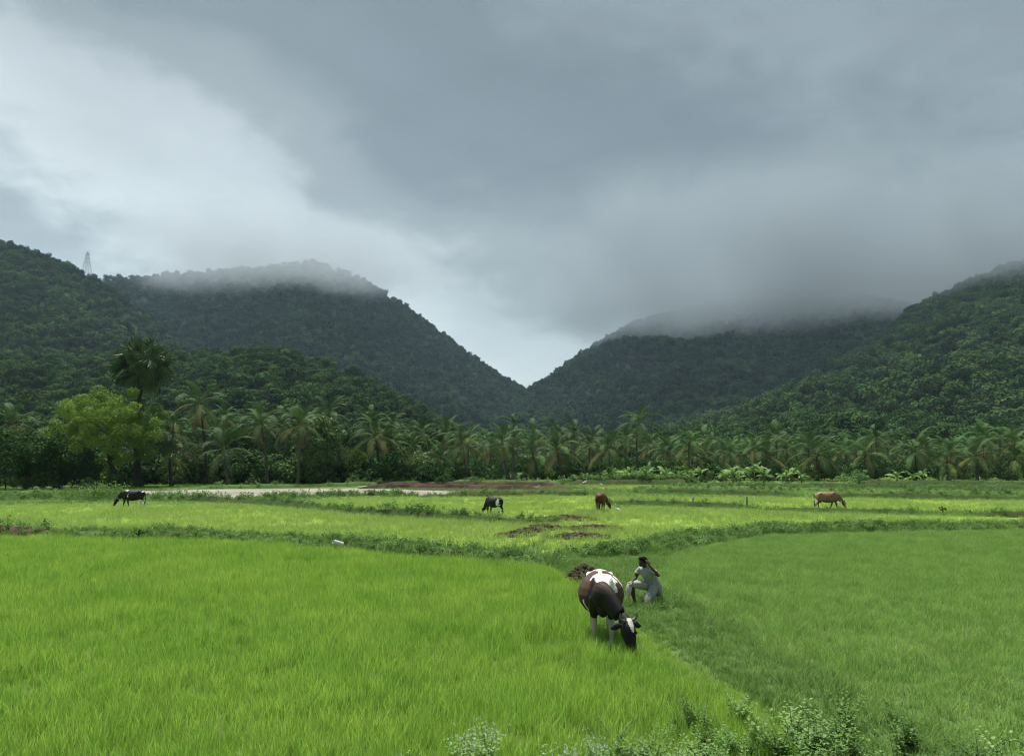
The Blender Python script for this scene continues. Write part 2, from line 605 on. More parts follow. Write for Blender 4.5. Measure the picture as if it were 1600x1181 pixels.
class Hill:
    """a hill with its crest at the depth rd and its foot at the depth bd; crest heights follow the skyline"""
    def __init__(s, name, sky, rd, bd, p=1.15, amp=14.0, seed=1, tree=4.0):
        pts = [ray(px, py) for px, py in sky]
        s.t = np.array([a for a, e in pts])
        s.h = np.array([CAM_H + e * rd for a, e in pts]) - tree
        s.rd, s.bd, s.p, s.amp, s.seed, s.name = rd, bd, p, amp, seed, name

    def crest(s, t):
        h = np.interp(t, s.t, s.h)
        return np.maximum(h, -6)

    def z(s, t, y):
        t, y = np.asarray(t, float), np.asarray(y, float)
        wob = 1 + 0.10 * (fbm(t * 5, t * 0, 2, s.seed) - 0.5)
        r, b = s.rd * wob, s.bd * wob
        v = (y - b) / (r - b)
        x = t * y
        H = s.crest(t)
        up = np.clip(v, 0, 1)
        z = np.where(v <= 1, H * up ** s.p, H * (1 - 0.9 * np.clip(v - 1, 0, 2)))
        g = fbm(x / 130 + y / 400, y / 260, 4, s.seed + 5) - 0.5
        z = z + g * 2 * s.amp * np.sin(np.pi * np.clip(v, 0, 1)) * np.clip(H / 90, 0, 1)
        return np.where(v < 0, -6.0 * np.clip(-v * 10, 0, 1), z), v

    def build(s, t0, t1, nt=200, nv=48):
        tt = np.linspace(t0, t1, nt)
        yy = np.linspace(s.bd * 0.93, s.rd + (s.rd - s.bd) * 0.45, nv)
        T, Y = np.meshgrid(tt, yy)
        Z, _ = s.z(T, Y)
        V = np.stack([T * Y, Y, Z], -1).reshape(-1, 3)
        i = np.arange(nt * nv).reshape(nv, nt)
        F = np.stack([i[:-1, :-1], i[:-1, 1:], i[1:, 1:], i[1:, :-1]], -1).reshape(-1, 4)
        return tag(link('hill', mesh_np('hill', V, F, M['hill'], smooth=True)), kind='structure')

    def trees(s, r_, t0, t1, n, v0=0.0, v1=1.04):
        y = np.sqrt(r_.random(n) * (s.rd * 1.06) ** 2 + (1 - r_.random(n)) * 0)
        y = np.sqrt(s.bd ** 2 + r_.random(n) * ((s.rd * 1.06) ** 2 - s.bd ** 2))
        t = t0 + (t1 - t0) * r_.random(n)
        z, v = s.z(t, y)
        ok = (v > v0) & (v < v1) & (z > 0.5)
        return np.stack([t * y, y, z], -1)[ok], v[ok]


hill_far_a = Hill('a', [(-500, 400), (-200, 430), (0, 440), (130, 430), (200, 432), (300, 427), (400, 425), (450, 417), (490, 413), (540, 424), (590, 450), (640, 483), (700, 524),
                        (740, 556), (780, 584), (805, 600), (840, 617), (900, 645), (980, 690), (1050, 712)], 1300, 620, 1.1, 42, 3)
hill_far_b = Hill('b', [(620, 712), (700, 684), (760, 650), (800, 624), (835, 600), (870, 575), (920, 540), (980, 505), (1030, 488), (1080, 478), (1150, 455), (1250, 440), (1400, 440),
                        (1600, 430), (2100, 400)], 1450, 600, 1.05, 32, 11)
hill_spur_a = Hill('c', [(-500, 330), (-100, 360), (0, 380), (50, 398), (100, 413), (150, 440), (200, 468), (250, 500), (280, 532), (310, 575), (360, 640), (420, 712)], 800, 380, 1.1, 26, 21)
hill_low_a = Hill('d', [(-500, 560), (0, 560), (120, 560), (200, 556), (270, 553), (380, 549), (450, 556), (520, 572), (580, 597), (640, 630), (700, 661), (760, 695), (800, 712)], 430, 215, 0.95, 7, 31)
hill_spur_b = Hill('e', [(820, 712), (950, 690), (1050, 668), (1150, 640), (1250, 600), (1320, 560), (1380, 520), (1420, 485), (1480, 452), (1540, 425), (1600, 402), (1700, 380), (2100, 330)], 900, 300, 1.0, 30, 41)
hill_low_b = Hill('f', [(880, 712), (980, 682), (1060, 676), (1150, 672), (1230, 655), (1320, 640), (1400, 645), (1500, 640), (1600, 632), (2100, 610)], 420, 230, 0.95, 5, 51)
hill_far_a.build(-1.0, 0.22)
hill_far_b.build(-0.15, 1.0)
hill_spur_a.build(-1.0, -0.30, 160)
hill_low_a.build(-1.0, 0.0, 160)
hill_spur_b.build(0.02, 1.0, 180)
hill_low_b.build(0.06, 1.0, 140)


def crown_lumps(r_, n, rx, rz):
    c = r_.normal(size=(n, 3))
    c /= np.linalg.norm(c, axis=1, keepdims=True)
    c *= (0.35 + 0.4 * r_.random(n))[:, None]
    c[:, 2] = np.abs(c[:, 2]) * 0.9
    return c * np.array([rx, rx, rz]), (0.30 + 0.2 * r_.random(n)) * rx


def crown_mesh(name, seed, mat, rx=5.0, rz=4.0, lumps=11, per=45, size=0.85, base=2.5):
    r_ = np.random.default_rng(seed)
    c, rad = crown_lumps(r_, lumps, rx, rz)
    c[:, 2] += base
    V, F = leaf_cloud(r_, c, rad, per, size, 0.8, 0.6, 0.75, 0.75)
    # low skirt of leaves down to the ground, so that neighbours close up
    return mesh_np(name, V, F, mat)


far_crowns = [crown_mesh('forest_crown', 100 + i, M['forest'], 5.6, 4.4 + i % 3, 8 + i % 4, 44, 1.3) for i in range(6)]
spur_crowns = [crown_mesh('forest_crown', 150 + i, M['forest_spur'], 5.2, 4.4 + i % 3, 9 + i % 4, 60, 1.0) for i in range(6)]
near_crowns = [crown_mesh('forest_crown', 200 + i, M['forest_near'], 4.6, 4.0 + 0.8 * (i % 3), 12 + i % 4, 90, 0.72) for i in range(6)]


def forest():
    r_ = np.random.default_rng(5)
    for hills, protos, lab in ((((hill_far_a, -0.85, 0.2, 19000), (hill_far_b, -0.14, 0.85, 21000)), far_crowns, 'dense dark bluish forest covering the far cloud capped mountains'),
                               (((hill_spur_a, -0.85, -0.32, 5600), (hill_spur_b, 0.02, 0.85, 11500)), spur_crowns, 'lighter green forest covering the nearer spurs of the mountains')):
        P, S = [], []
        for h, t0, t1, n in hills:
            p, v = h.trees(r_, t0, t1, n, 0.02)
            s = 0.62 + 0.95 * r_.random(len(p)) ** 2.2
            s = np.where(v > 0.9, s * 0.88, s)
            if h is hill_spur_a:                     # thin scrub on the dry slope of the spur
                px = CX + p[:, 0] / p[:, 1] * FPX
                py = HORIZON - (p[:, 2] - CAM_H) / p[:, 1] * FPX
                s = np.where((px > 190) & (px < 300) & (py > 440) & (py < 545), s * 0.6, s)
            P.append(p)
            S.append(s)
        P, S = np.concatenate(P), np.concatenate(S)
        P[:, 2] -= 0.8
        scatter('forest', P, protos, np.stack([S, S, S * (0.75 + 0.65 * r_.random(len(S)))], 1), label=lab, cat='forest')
    P, S = [], []
    for h, t0, t1, n in ((hill_low_a, -0.85, -0.02, 2500), (hill_low_b, 0.06, 0.85, 2700)):
        p, v = h.trees(r_, t0, t1, n, 0.0)
        P.append(p)
        S.append(0.55 + 0.8 * r_.random(len(p)) ** 2)
    P, S = np.concatenate(P), np.concatenate(S)
    P[:, 2] -= 0.8
    scatter('woodland', P, near_crowns, np.stack([S, S, S * (0.75 + 0.6 * r_.random(len(S)))], 1), label='green woodland covering the low foothills behind the coconut palms', cat='woodland')


forest()

# ------------------------------------------------------------------ fields, banks and paths
def poly(pts, z=0.0):
    return [G(x, y, z) for x, y in pts]


FIELD_NEAR_A = [(-420, 846), (0, 843), (220, 847), (450, 857), (640, 874), (860, 893), (915, 918), (975, 968), (1060, 1030), (1165, 1085), (1320, 1180), (1500, 1330), (-1500, 1330), (-900, 1000)]
FIELD_NEAR_B = [(1008, 900), (1075, 860), (1200, 837), (1600, 829), (2000, 824), (2400, 1000), (3000, 1330), (1850, 1330), (1450, 1170), (1250, 1075), (1110, 985), (1040, 945)]
FIELD_MID_A = [(-420, 790), (0, 790), (220, 787), (420, 792), (560, 806), (700, 816), (860, 822), (850, 850), (740, 858), (600, 850), (450, 840), (220, 832), (0, 829), (-420, 826)]
FIELD_MID_B = [(430, 784), (640, 778), (780, 776), (930, 776), (930, 806), (860, 815), (700, 809), (560, 800), (470, 792)]
FIELD_MID_C = [(950, 778), (1250, 778), (1600, 784), (2000, 790), (2000, 802), (1600, 802), (1440, 799), (1195, 794), (1090, 790), (950, 785)]
FIELD_MID_D = [(940, 793), (1090, 797), (1300, 804), (1500, 807), (2000, 812), (2000, 818), (1600, 816), (1300, 820), (1130, 830), (1010, 852), (905, 862), (845, 864), (850, 815)]
FIELD_FAR = [(880, 762), (1100, 766), (1300, 771), (1600, 777), (2000, 783), (2000, 779), (1600, 772), (1300, 766), (1100, 761), (930, 758)]
flat('field', poly(FIELD_NEAR_A), 0.004, M['field_bright'])
flat('field', poly(FIELD_NEAR_B), 0.004, M['field_short'])
for f in (FIELD_MID_A, FIELD_MID_B, FIELD_MID_C, FIELD_MID_D, FIELD_FAR):
    flat('field', poly(f), 0.004, M['field_yellow'])
flat('sand', poly([(170, 775), (225, 767), (330, 764.5), (460, 763.5), (560, 762.5), (640, 765.5), (740, 768.5), (840, 770), (760, 773.5), (640, 775), (520, 776), (400, 778), (260, 781), (190, 780)]), 0.008, M['sand'])
flat('sand', poly([(545, 759.5), (640, 758), (760, 759), (850, 760.5), (780, 762.5), (640, 761.5)]), 0.008, M['sand'])
flat('sand', poly([(-300, 777), (0, 775.5), (95, 773.5), (100, 775.5), (0, 779), (-300, 781)]), 0.008, M['mud_bank'])
flat('mud', poly([(560, 762), (700, 757), (900, 758), (1000, 757), (860, 766), (700, 765.5)]), 0.006, M['mud_bank'])


def inside(P, pl):
    x, y = P[:, 0], P[:, 1]
    c = np.zeros(len(P), bool)
    j = len(pl) - 1
    for i in range(len(pl)):
        xi, yi, xj, yj = pl[i][0], pl[i][1], pl[j][0], pl[j][1]
        if yi != yj:
            c ^= ((yi > y) != (yj > y)) & (x < (xj - xi) * (y - yi) / (yj - yi) + xi)
        j = i
    return c


def fill(r_, pl, dens, margin=0.06, ymin=8.0):
    pl = poly(pl)
    ys = [p.y for p in pl]
    y0, y1 = max(min(ys), ymin), max(ys)
    lim = 0.66 + margin
    n = int(lim * (y1 * y1 - y0 * y0) * dens)
    y = np.sqrt(y0 * y0 + r_.random(n) * (y1 * y1 - y0 * y0))
    x = (r_.random(n) * 2 - 1) * (lim * y + 0.6)
    P = np.stack([x, y, np.zeros(n)], 1)
    return P[inside(P, pl)]


def tufts(mat, seed, k, n, h, w, spread, lean=0.3, seg=3, curve=0.5):
    return [mesh_np('tuft', *blades(np.random.default_rng(seed + i), n, h, w, spread, lean, seg, curve), mat) for i in range(k)]


def rice():
    r_ = np.random.default_rng(12)
    near = tufts(M['rice_bright'], 300, 8, 15, 0.27, 0.0078, 0.06, 0.24, 3, 0.42)
    P = fill(r_, FIELD_NEAR_A, 105)
    d = fbm(P[:, 0] * 0.9, P[:, 1] * 0.9, 3, 4)
    keep = r_.random(len(P)) < 0.55 + 0.9 * d
    P, d = P[keep], d[keep]
    s = (0.62 + 0.75 * d) * (0.8 + 0.4 * r_.random(len(P)))
    # lower towards the trodden footpath
    pth = np.array([G(x, y)[:2] for x, y in ((860, 885), (890, 895), (915, 918), (945, 943), (975, 968), (1015, 998), (1060, 1030), (1110, 1057), (1165, 1085), (1240, 1132), (1320, 1180), (1450, 1290))])
    a, b = pth[:-1], pth[1:]
    dist = np.full(len(P), 9.0)
    for a_, b_ in zip(a, b):
        ab = b_ - a_
        k = np.clip(((P[:, :2] - a_) @ ab) / (ab @ ab), 0, 1)
        dist = np.minimum(dist, np.linalg.norm(P[:, :2] - a_ - k[:, None] * ab, axis=1))
    s = s * np.clip(0.45 + 0.55 * dist / (0.5 + 0.9 * fbm(P[:, 0] * 1.3, P[:, 1] * 1.3, 2, 6)), 0.45, 1)
    scatter('rice_grass', P, near, s, label='tall bright green young rice in the large near field', cat='rice')
    short = tufts(M['rice_short'], 320, 5, 12, 0.15, 0.009, 0.06, 0.45, 2, 0.6)
    P = fill(r_, FIELD_NEAR_B, 95)
    d = fbm(P[:, 0] * 0.7, P[:, 1] * 0.7, 3, 9)
    s = (0.75 + 0.5 * d) * (0.75 + 0.5 * r_.random(len(P)))
    scatter('rice_grass', P, short, s, label='short dull green rice seedlings in the field behind the kneeling person', cat='rice')
    mid = tufts(M['rice_yellow'], 340, 5, 14, 0.26, 0.016, 0.10, 0.35, 2, 0.5)
    P = np.concatenate([fill(r_, f, dn) for f, dn in ((FIELD_MID_A, 16), (FIELD_MID_B, 12), (FIELD_MID_C, 11), (FIELD_MID_D, 16), (FIELD_FAR, 7))])
    d = fbm(P[:, 0] * 0.25, P[:, 1] * 0.25, 3, 2)
    keep = r_.random(len(P)) < 0.25 + 1.3 * d
    P, d = P[keep], d[keep]
    s = (0.55 + 0.8 * d) * (0.8 + 0.4 * r_.random(len(P)))
    scatter('rice_grass', P, mid, s, label='yellow green young rice in the fields around the far grazing cattle', cat='rice')


rice()


def resample(pts, step):
    out = []
    for a, b in zip(pts[:-1], pts[1:]):
        n = max(1, int((b - a).length / step))
        out += [a.lerp(b, k / n) for k in range(n)]
    return out + [pts[-1]]


BANK_PLANTS = {'grass': [], 'weed': []}


def bank(px, w, h, mat='bund', seed=0, grass=0.0, weed=0.0, step=0.4, gs=1.0, ws=1.0, top=False):
    """a low earth bank along a line of ground points, uneven in height and width, with what grows on it"""
    c = resample([G(x, y) for x, y in px], step)
    V, F = [], []
    r_ = np.random.default_rng(seed + 500)
    prof = [(-1.0, -0.02), (-0.75, 0.35), (-0.42, 0.88), (0, 1.0), (0.42, 0.88), (0.75, 0.35), (1.0, -0.02)]
    k = len(prof)
    for i, p in enumerate(c):
        d = (c[min(i + 1, len(c) - 1)] - c[max(i - 1, 0)]).normalized()
        s = Vector((d.y, -d.x, 0))
        nz = float(fbm(i * step * 0.5, seed, 3, seed))
        end = min(1.0, i / 4, (len(c) - 1 - i) / 4)
        hh = h * (0.55 + 0.9 * nz) * (0.15 + 0.85 * end)
        ww = w * (0.7 + 0.6 * float(fbm(i * step * 0.35, seed + 9, 2, seed)))
        off = s * (w * 0.9 * (float(fbm(i * step * 0.22, seed + 5, 2, seed)) - 0.5))
        for u, q in prof:
            V.append(p + off + s * (ww * 0.5 * u) + Vector((0, 0, hh * q + (r_.random() - 0.5) * 0.12 * h * (q > 0.1))))
        for kind, dens, sz in (('grass', grass, gs), ('weed', weed, ws)):
            n = r_.poisson(dens * step * w)
            for _ in range(n):
                u = r_.random() * (1.15 if top else 2) - 1
                q = max(0.0, 1 - abs(u) ** 1.6)
                b = p + off + s * (ww * 0.5 * u * 1.15) + d * (r_.random() - 0.5) * step
                BANK_PLANTS[kind].append((b.x, b.y, hh * q * 0.9, sz * (0.6 + 0.8 * r_.random() ** 1.5) * (0.6 + 0.8 * nz)))
    for i in range(len(c) - 1):
        for j in range(k - 1):
            F.append((i * k + j, i * k + j + 1, (i + 1) * k + j + 1, (i + 1) * k + j))
    return tag(link('earth_bank', mesh_np('earth_bank', V, F, M[mat], smooth=True)), kind='structure')


# the weedy bank behind the large near field, and its earthen stretch at the far end
bank([(-200, 833), (0, 836), (100, 838)], 1.1, 0.34, 'soil', 1, 10, 5)
bank([(90, 838), (220, 841), (350, 845), (450, 850), (540, 858), (640, 867), (740, 874), (840, 880), (880, 880)], 1.5, 0.36, 'bund', 2, 34, 22, ws=0.62)
# the overgrown bank behind the short rice
bank([(900, 868), (960, 866), (1010, 860), (1080, 848), (1130, 838), (1200, 832), (1300, 829), (1450, 828), (1600, 826), (1850, 823)], 1.5, 0.26, 'bund', 3, 30, 22, ws=0.62)
# the grassy footpath between the two near fields
bank([(860, 876), (930, 895), (985, 928), (1030, 955), (1075, 985), (1120, 1010), (1165, 1040), (1225, 1075), (1300, 1110), (1420, 1165), (1600, 1240)], 1.4, 0.09, 'bund', 4, 120, 3, gs=0.75, ws=0.45, step=0.3)
# thin banks between the middle fields
bank([(230, 779), (400, 787), (480, 795), (560, 803), (700, 812), (800, 816), (870, 817)], 0.9, 0.28, 'shaded_wet_bank', 5, 16, 7, top=True)
bank([(380, 782), (450, 778), (520, 775), (600, 774), (645, 776)], 1.1, 0.2, 'bund', 6, 14, 9, ws=1.0)
bank([(640, 777), (760, 776), (930, 773)], 1.0, 0.28, 'shaded_wet_bank', 7, 12, 4, top=True)
bank([(945, 787), (1010, 788), (1090, 791), (1182, 794)], 0.8, 0.26, 'shaded_wet_bank', 8, 12, 5, ws=0.7, top=True)
bank([(1195, 796), (1300, 799), (1345, 801), (1442, 803)], 0.8, 0.26, 'shaded_wet_bank', 9, 12, 5, ws=0.7, top=True)
bank([(1508, 805), (1600, 808), (1800, 812)], 0.8, 0.28, 'shaded_wet_bank', 10, 12, 5, ws=0.7, top=True)
bank([(995, 770), (1075, 771), (1160, 773), (1250, 775)], 1.0, 0.36, 'shaded_wet_bank', 11, 8, 5, ws=0.8, top=True)
bank([(1290, 776), (1450, 779), (1600, 782), (1800, 786)], 1.0, 0.36, 'shaded_wet_bank', 12, 8, 5, ws=0.7, top=True)
bank([(1000, 764), (1100, 766), (1250, 768), (1400, 772), (1600, 776), (1800, 780)], 2.0, 0.40, 'bund', 13, 7, 7, ws=0.85)
bank([(1090, 760.5), (1250, 761), (1420, 763), (1600, 766), (1800, 769)], 1.3, 0.40, 'shaded_wet_bank', 14, 7, 4, ws=0.7, top=True)
bank([(1330, 756.5), (1450, 757), (1600, 759), (1800, 761)], 1.3, 0.40, 'shaded_wet_bank', 15, 7, 4, ws=0.7, top=True)
bank([(880, 757), (960, 756.5), (1090, 757)], 2.4, 0.60, 'shaded_wet_bank', 16, 7, 8, ws=1.6, top=True)
bank([(560, 763.5), (640, 761), (720, 762), (800, 765), (850, 767)], 0.9, 0.36, 'mud_bank', 17)
bank([(585, 758.5), (700, 756.5), (850, 758), (880, 759)], 0.9, 0.32, 'mud_bank', 18)
bank([(300, 763.5), (440, 762), (560, 759), (600, 756.5), (760, 755), (900, 755.5)], 1.2, 0.35, 'bund', 19, 6, 2)
bank([(-300, 782), (0, 781.5), (110, 779), (200, 781), (300, 782)], 1.6, 0.28, 'bund', 20, 16, 7)
bank([(-300, 775), (0, 773.5), (110, 771)], 1.0, 0.3, 'bund', 21, 6, 3)
bank([(700, 771), (760, 772), (860, 773), (925, 772)], 1.0, 0.28, 'mud_bank', 22, 5, 2)


def cover():
    """grass and weeds on the banks and around the footpath"""
    r_ = np.random.default_rng(44)
    gt = tufts(M['grass'], 360, 5, 16, 0.22, 0.012, 0.07, 0.5, 2, 0.7)
    A = np.array(BANK_PLANTS['grass'])
    P, S = A[:, :3], A[:, 3]
    # short turf where the person and the spoil heap are
    T = fill(r_, [(700, 872), (840, 868), (1000, 862), (1085, 860), (1040, 885), (1015, 905), (1050, 945), (1120, 985), (1260, 1075), (1460, 1170), (1600, 1260), (1330, 1190), (1165, 1085), (1060, 1030), (975, 968), (915, 918), (895, 905), (860, 893)], 105)
    P = np.concatenate([P, T])
    S = np.concatenate([S, 0.3 + 0.4 * r_.random(len(T))])
    # rough ground between the fields
    E = np.concatenate([fill(r_, [(-500, 835), (2100, 835), (2100, 765), (-500, 765)], 4.5), fill(r_, [(-700, 870), (2300, 870), (2300, 800), (-700, 800)], 9), fill(r_, [(-400, 772), (2000, 772), (2000, 753), (-400, 753)], 1.5)])
    for f_ in (FIELD_NEAR_A, FIELD_NEAR_B, FIELD_MID_A, FIELD_MID_B, FIELD_MID_C, FIELD_MID_D, FIELD_FAR, [(170, 775), (225, 767), (330, 764.5), (460, 763.5), (560, 762.5), (640, 765.5), (740, 768.5), (840, 770), (760, 773.5), (640, 775), (520, 776), (400, 778), (260, 781), (190, 780)],
               [(545, 759.5), (640, 758), (760, 759), (850, 760.5), (860, 766), (700, 765.5), (560, 762)]):
        E = E[~inside(E, poly(f_))]
    P = np.concatenate([P, E])
    S = np.concatenate([S, 0.7 + 0.8 * r_.random(len(E))])
    scatter('grass', P, gt, S, label='rough grass growing on the field banks and along the footpath', cat='grass')
    wp = []
    for i in range(5):
        q = np.random.default_rng(400 + i)
        c = q.normal(0, 0.11, (7, 3))
        c[:, 2] = np.abs(c[:, 2]) * 1.1 + 0.08
        V, F = leaf_cloud(q, c, np.full(7, 0.10), 11, 0.075, 0.9, 0.4, 0.35, 0.6)
        wp.append(mesh_np('weed', V, F, M['weed'] if i % 3 == 1 else M['weed_pale']))
    A = np.array(BANK_PLANTS['weed'])
    scatter('weeds', A[:, :3], wp, A[:, 3], label='low leafy weeds matted over the field banks', cat='weeds')


cover()

# ------------------------------------------------------------------ palms and trees at the field edge
def frond_mesh(name, L_, e0, droop, seed, mats, pairs=30, lw=0.055, ll=0.8, idx=0, sag=0.5):
    """a coconut frond: arching midrib with two rows of hanging leaflets (towards +X from its base)"""
    q = random.Random(seed)
    b = MB()
    n = 9
    pts, ang = [Vector((0, 0, 0))], []
    side = q.uniform(-0.25, 0.25)
    for k in range(n):
        t = (k + 0.5) / n
        e = R(e0) - R(droop) * t ** 1.25
        w = side * t * t
        pts.append(pts[-1] + Vector((math.cos(e) * math.cos(w), math.cos(e) * math.sin(w), math.sin(e))) * (L_ / n))
    b.tube(pts, [0.045 * (1 - 0.85 * i / n) for i in range(n + 1)], 3, 1)
    for i in range(pairs):
        t = 0.14 + 0.85 * i / (pairs - 1)
        f = t * n
        k = min(int(f), n - 1)
        p = pts[k].lerp(pts[k + 1], f - k)
        d = (pts[k + 1] - pts[k]).normalized()
        s = d.cross(Vector((0, 0, 1)))
        s = s.normalized() if s.length > 0.05 else Vector((0, 1, 0))
        up = s.cross(d)
        ln = ll * (0.35 + 0.75 * math.sin(math.pi * min(1, 0.15 + 0.85 * t)) ** 0.7) * q.uniform(0.85, 1.1)
        for sg in (-1, 1):
            o = s * sg * 0.8 + d * 0.55 + up * 0.12
            o.normalize()
            p1 = p + o * ln * 0.5
            dn = Vector((0, 0, -1)) * ln * sag * q.uniform(0.6, 1.2)
            p2 = p1 + o * ln * 0.42 + dn
            wv = d * lw * 0.5
            b.add([p - wv, p + wv, p1 + wv * 1.2, p1 - wv * 1.2, p2], [(0, 1, 2, 3), (3, 2, 4)], idx)
    return b.mesh(name, mats)


FM = [M['palm'], M['rachis']]
FO = [M['palm_old'], M['rachis']]
FD = [M['palm_dead'], M['palm_bark']]
FROND = {}
for i in range(3):
    FROND['up', i] = frond_mesh('frond', 3.6, 80 - 5 * i, 55 + 8 * i, 10 + i, FM, sag=0.12)
    FROND['mid', i] = frond_mesh('frond', 4.0, 58 - 8 * i, 85 + 6 * i, 20 + i, FM, sag=0.25)
    FROND['flat', i] = frond_mesh('frond', 4.1, 26 - 8 * i, 75 + 6 * i, 30 + i, FM, sag=0.38)
    FROND['low', i] = frond_mesh('frond', 3.9, -6 - 10 * i, 60 - 6 * i, 40 + i, FO if i != 1 else FM, sag=0.5)
    FROND['dead', i] = frond_mesh('frond', 3.2, -48 - 8 * i, 32, 50 + i, FD, pairs=16, ll=0.6, sag=0.7)


def trunk_pts(h, lean, seed, n=9):
    q = random.Random(seed)
    a = q.uniform(0, 6.28)
    s = q.uniform(-0.05, 0.05) * h
    return [Vector((lean * h * (k / n) ** 1.6 + math.cos(a) * s * math.sin(3.1 * k / n), math.sin(a) * s * math.sin(3.1 * k / n), h * k / n)) for k in range(n + 1)]


def palm_trunk(h, lean, seed, r0=0.19, mat='palm_bark'):
    p = trunk_pts(h, lean, seed)
    b = MB()
    P_, Q_ = [], []
    for i in range(len(p) - 1):                       # ringed leaf scars
        for k in range(3):
            P_.append(p[i].lerp(p[i + 1], k / 3))
            t = (i + k / 3) / 9
            Q_.append((r0 * (1.5 - 0.5 * min(1, t * 7)) * (1 - 0.38 * t)) * (1.07 if k == 0 else 0.98))
    P_.append(p[-1])
    Q_.append(r0 * 0.7)
    b.tube(P_, Q_, 8)
    return b.mesh('trunk', M[mat], True), p[-1]


def coconut_palm(loc, h, label, group=None, seed=0, size=1.0, lean=0.0, nfr=17, dead=2, old=0.3, r0=0.17, mat='palm_bark', upr=0.0):
    q = random.Random(seed * 7 + 3)
    root = empty('coconut_palm', loc)
    tag(root, label, 'palm', group)
    me, top = palm_trunk(h, lean, seed, r0, mat)
    link('trunk', me, root)
    b = MB()
    for k in range(7):
        a = k * 0.9 + q.random()
        b.ball(top + Vector((0.28 * math.cos(a), 0.28 * math.sin(a), -0.30 - 0.15 * q.random())), (0.12, 0.12, 0.15), 6, 4)
    b.tube([top - Vector((0, 0, 0.5)), top + Vector((0, 0, 0.1)), top + Vector((0, 0, 0.7))], [0.12, 0.2, 0.05], 6)
    b.build('crown_base', M['palm_old'] if old > 0.2 else M['banana_stem'], root)
    for k in range(nfr):
        t = (k + 0.5) / nfr
        t = t ** (1 + upr)
        kind = 'up' if t < 0.2 else 'mid' if t < 0.48 else 'flat' if t < 1 - old else 'low'
        f = link('frond', FROND[kind, q.randrange(3)], root)
        f.location = top + Vector((0, 0, 0.25 - 0.3 * t))
        f.rotation_euler = (q.uniform(-0.25, 0.25), q.uniform(-0.12, 0.12), k * 2.39996 + q.uniform(-0.3, 0.3))
        s = size * q.uniform(0.85, 1.12)
        f.scale = (s, s, s)
    for k in range(dead):
        f = link('frond', FROND['dead', q.randrange(3)], root)
        f.location = top - Vector((0, 0, 0.15))
        f.rotation_euler = (0, 0, q.uniform(0, 6.28))
        s = size * q.uniform(0.7, 1.0)
        f.scale = (s, s, s)
    return root


def palm_at(cx, cy, bx, by, label, **kw):
    """crown centre and foot as seen; the foot's ground point gives the distance"""
    f = G(bx, by)
    t = at(cx, cy, f.y)
    h = t.z
    return coconut_palm(f, h, label, lean=(t.x - f.x) / h, **kw)


# front palms that can be told apart
palm_at(20, 664, 22, 758, 'coconut palm with browning fronds at the dark shrubs beside the yellowish tree', seed=1, size=0.86, dead=4, old=0.45)
palm_at(74, 700, 76, 758, 'small drooping coconut palm tucked behind the yellowish tree', seed=2, size=0.6, dead=3, old=0.5)
palm_at(312, 632, 322, 757, 'tall coconut palm with a thin dark trunk next to the fan palm', seed=3, size=0.93, old=0.42, dead=3, mat='dark_bark', r0=0.13)
palm_at(350, 706, 356, 759.5, 'short upright coconut palm with a thick pale trunk behind the sandy field', seed=4, size=0.85, dead=1, old=0.15, upr=0.5)
palm_at(264, 712, 268, 759.5, 'short coconut palm with a dark stump like trunk just past the fan palm', seed=5, size=0.8, dead=3, old=0.3, mat='dark_bark', upr=0.3)
palm_at(408, 664, 418, 757, 'coconut palm with arching yellowish fronds before the creeper covered tree', seed=6, size=0.88, dead=2, old=0.4)
palm_at(470, 666, 465, 758.5, 'coconut palm with hanging dead fronds half hidden by the creeper covered tree', seed=7, size=0.84, dead=6, old=0.35)
palm_at(514, 650, 535, 755, 'slender leaning coconut palm rising behind the creeper covered tree', seed=8, size=0.8, dead=1, old=0.3, r0=0.11)
palm_at(586, 682, 592, 754.5, 'coconut palm with a slim black leaning trunk near the brown earth banks', seed=9, size=0.95, dead=3, old=0.4, mat='dark_bark', r0=0.11)
palm_at(611, 692, 608, 754, 'coconut palm close beside the one with the slim black trunk', seed=10, size=0.8, dead=2, old=0.4, r0=0.11)
palm_at(722, 694, 729, 752.5, 'lone standing coconut palm with pale straight trunk above the brown earth banks', seed=11, size=0.85, dead=2, old=0.45, r0=0.1)
palm_at(785, 694, 793, 752, 'dark coconut palm above the grazing black calf', seed=12, size=0.85, dead=2, old=0.2)
palm_at(870, 706, 878, 752, 'bushy coconut palm before the dark hedge bank', seed=13, size=0.9, dead=2, old=0.3)
palm_at(950, 703, 953, 752, 'coconut palm with reddish brown trunk at the start of the banana plants', seed=14, size=0.88, dead=3, old=0.3)
palm_at(997, 664, 1000, 747, 'tallest palm of the grove rising alone behind the banana plants', seed=15, size=0.98, dead=1, old=0.15)
palm_at(1199, 714, 1198, 749.5, 'broad coconut palm with golden brown fronds at the end of the banana plants', seed=16, size=1.08, dead=6, old=0.5, r0=0.22)
palm_at(1278, 712, 1277, 751, 'broad arching coconut palm standing behind the pale brown cow', seed=17, size=1.05, dead=4, old=0.4, r0=0.24, mat='dark_bark')
palm_at(1430, 706, 1432, 750.5, 'coconut palm with a slim dark trunk past the pale round bush', seed=18, size=0.9, dead=3, old=0.35, mat='dark_bark', r0=0.12)
palm_at(1352, 712, 1350, 750, 'low coconut palm directly behind the pale round bush', seed=19, size=0.85, dead=2, old=0.3)
palm_at(1525, 712, 1527, 750, 'coconut palm with pale drooping fronds far along the grove edge past the slim trunk', seed=20, size=0.92, dead=3, old=0.45)
palm_at(1585, 718, 1586, 750, 'last coconut palm of the grove edge at the picture border', seed=21, size=0.85, dead=2, old=0.4)
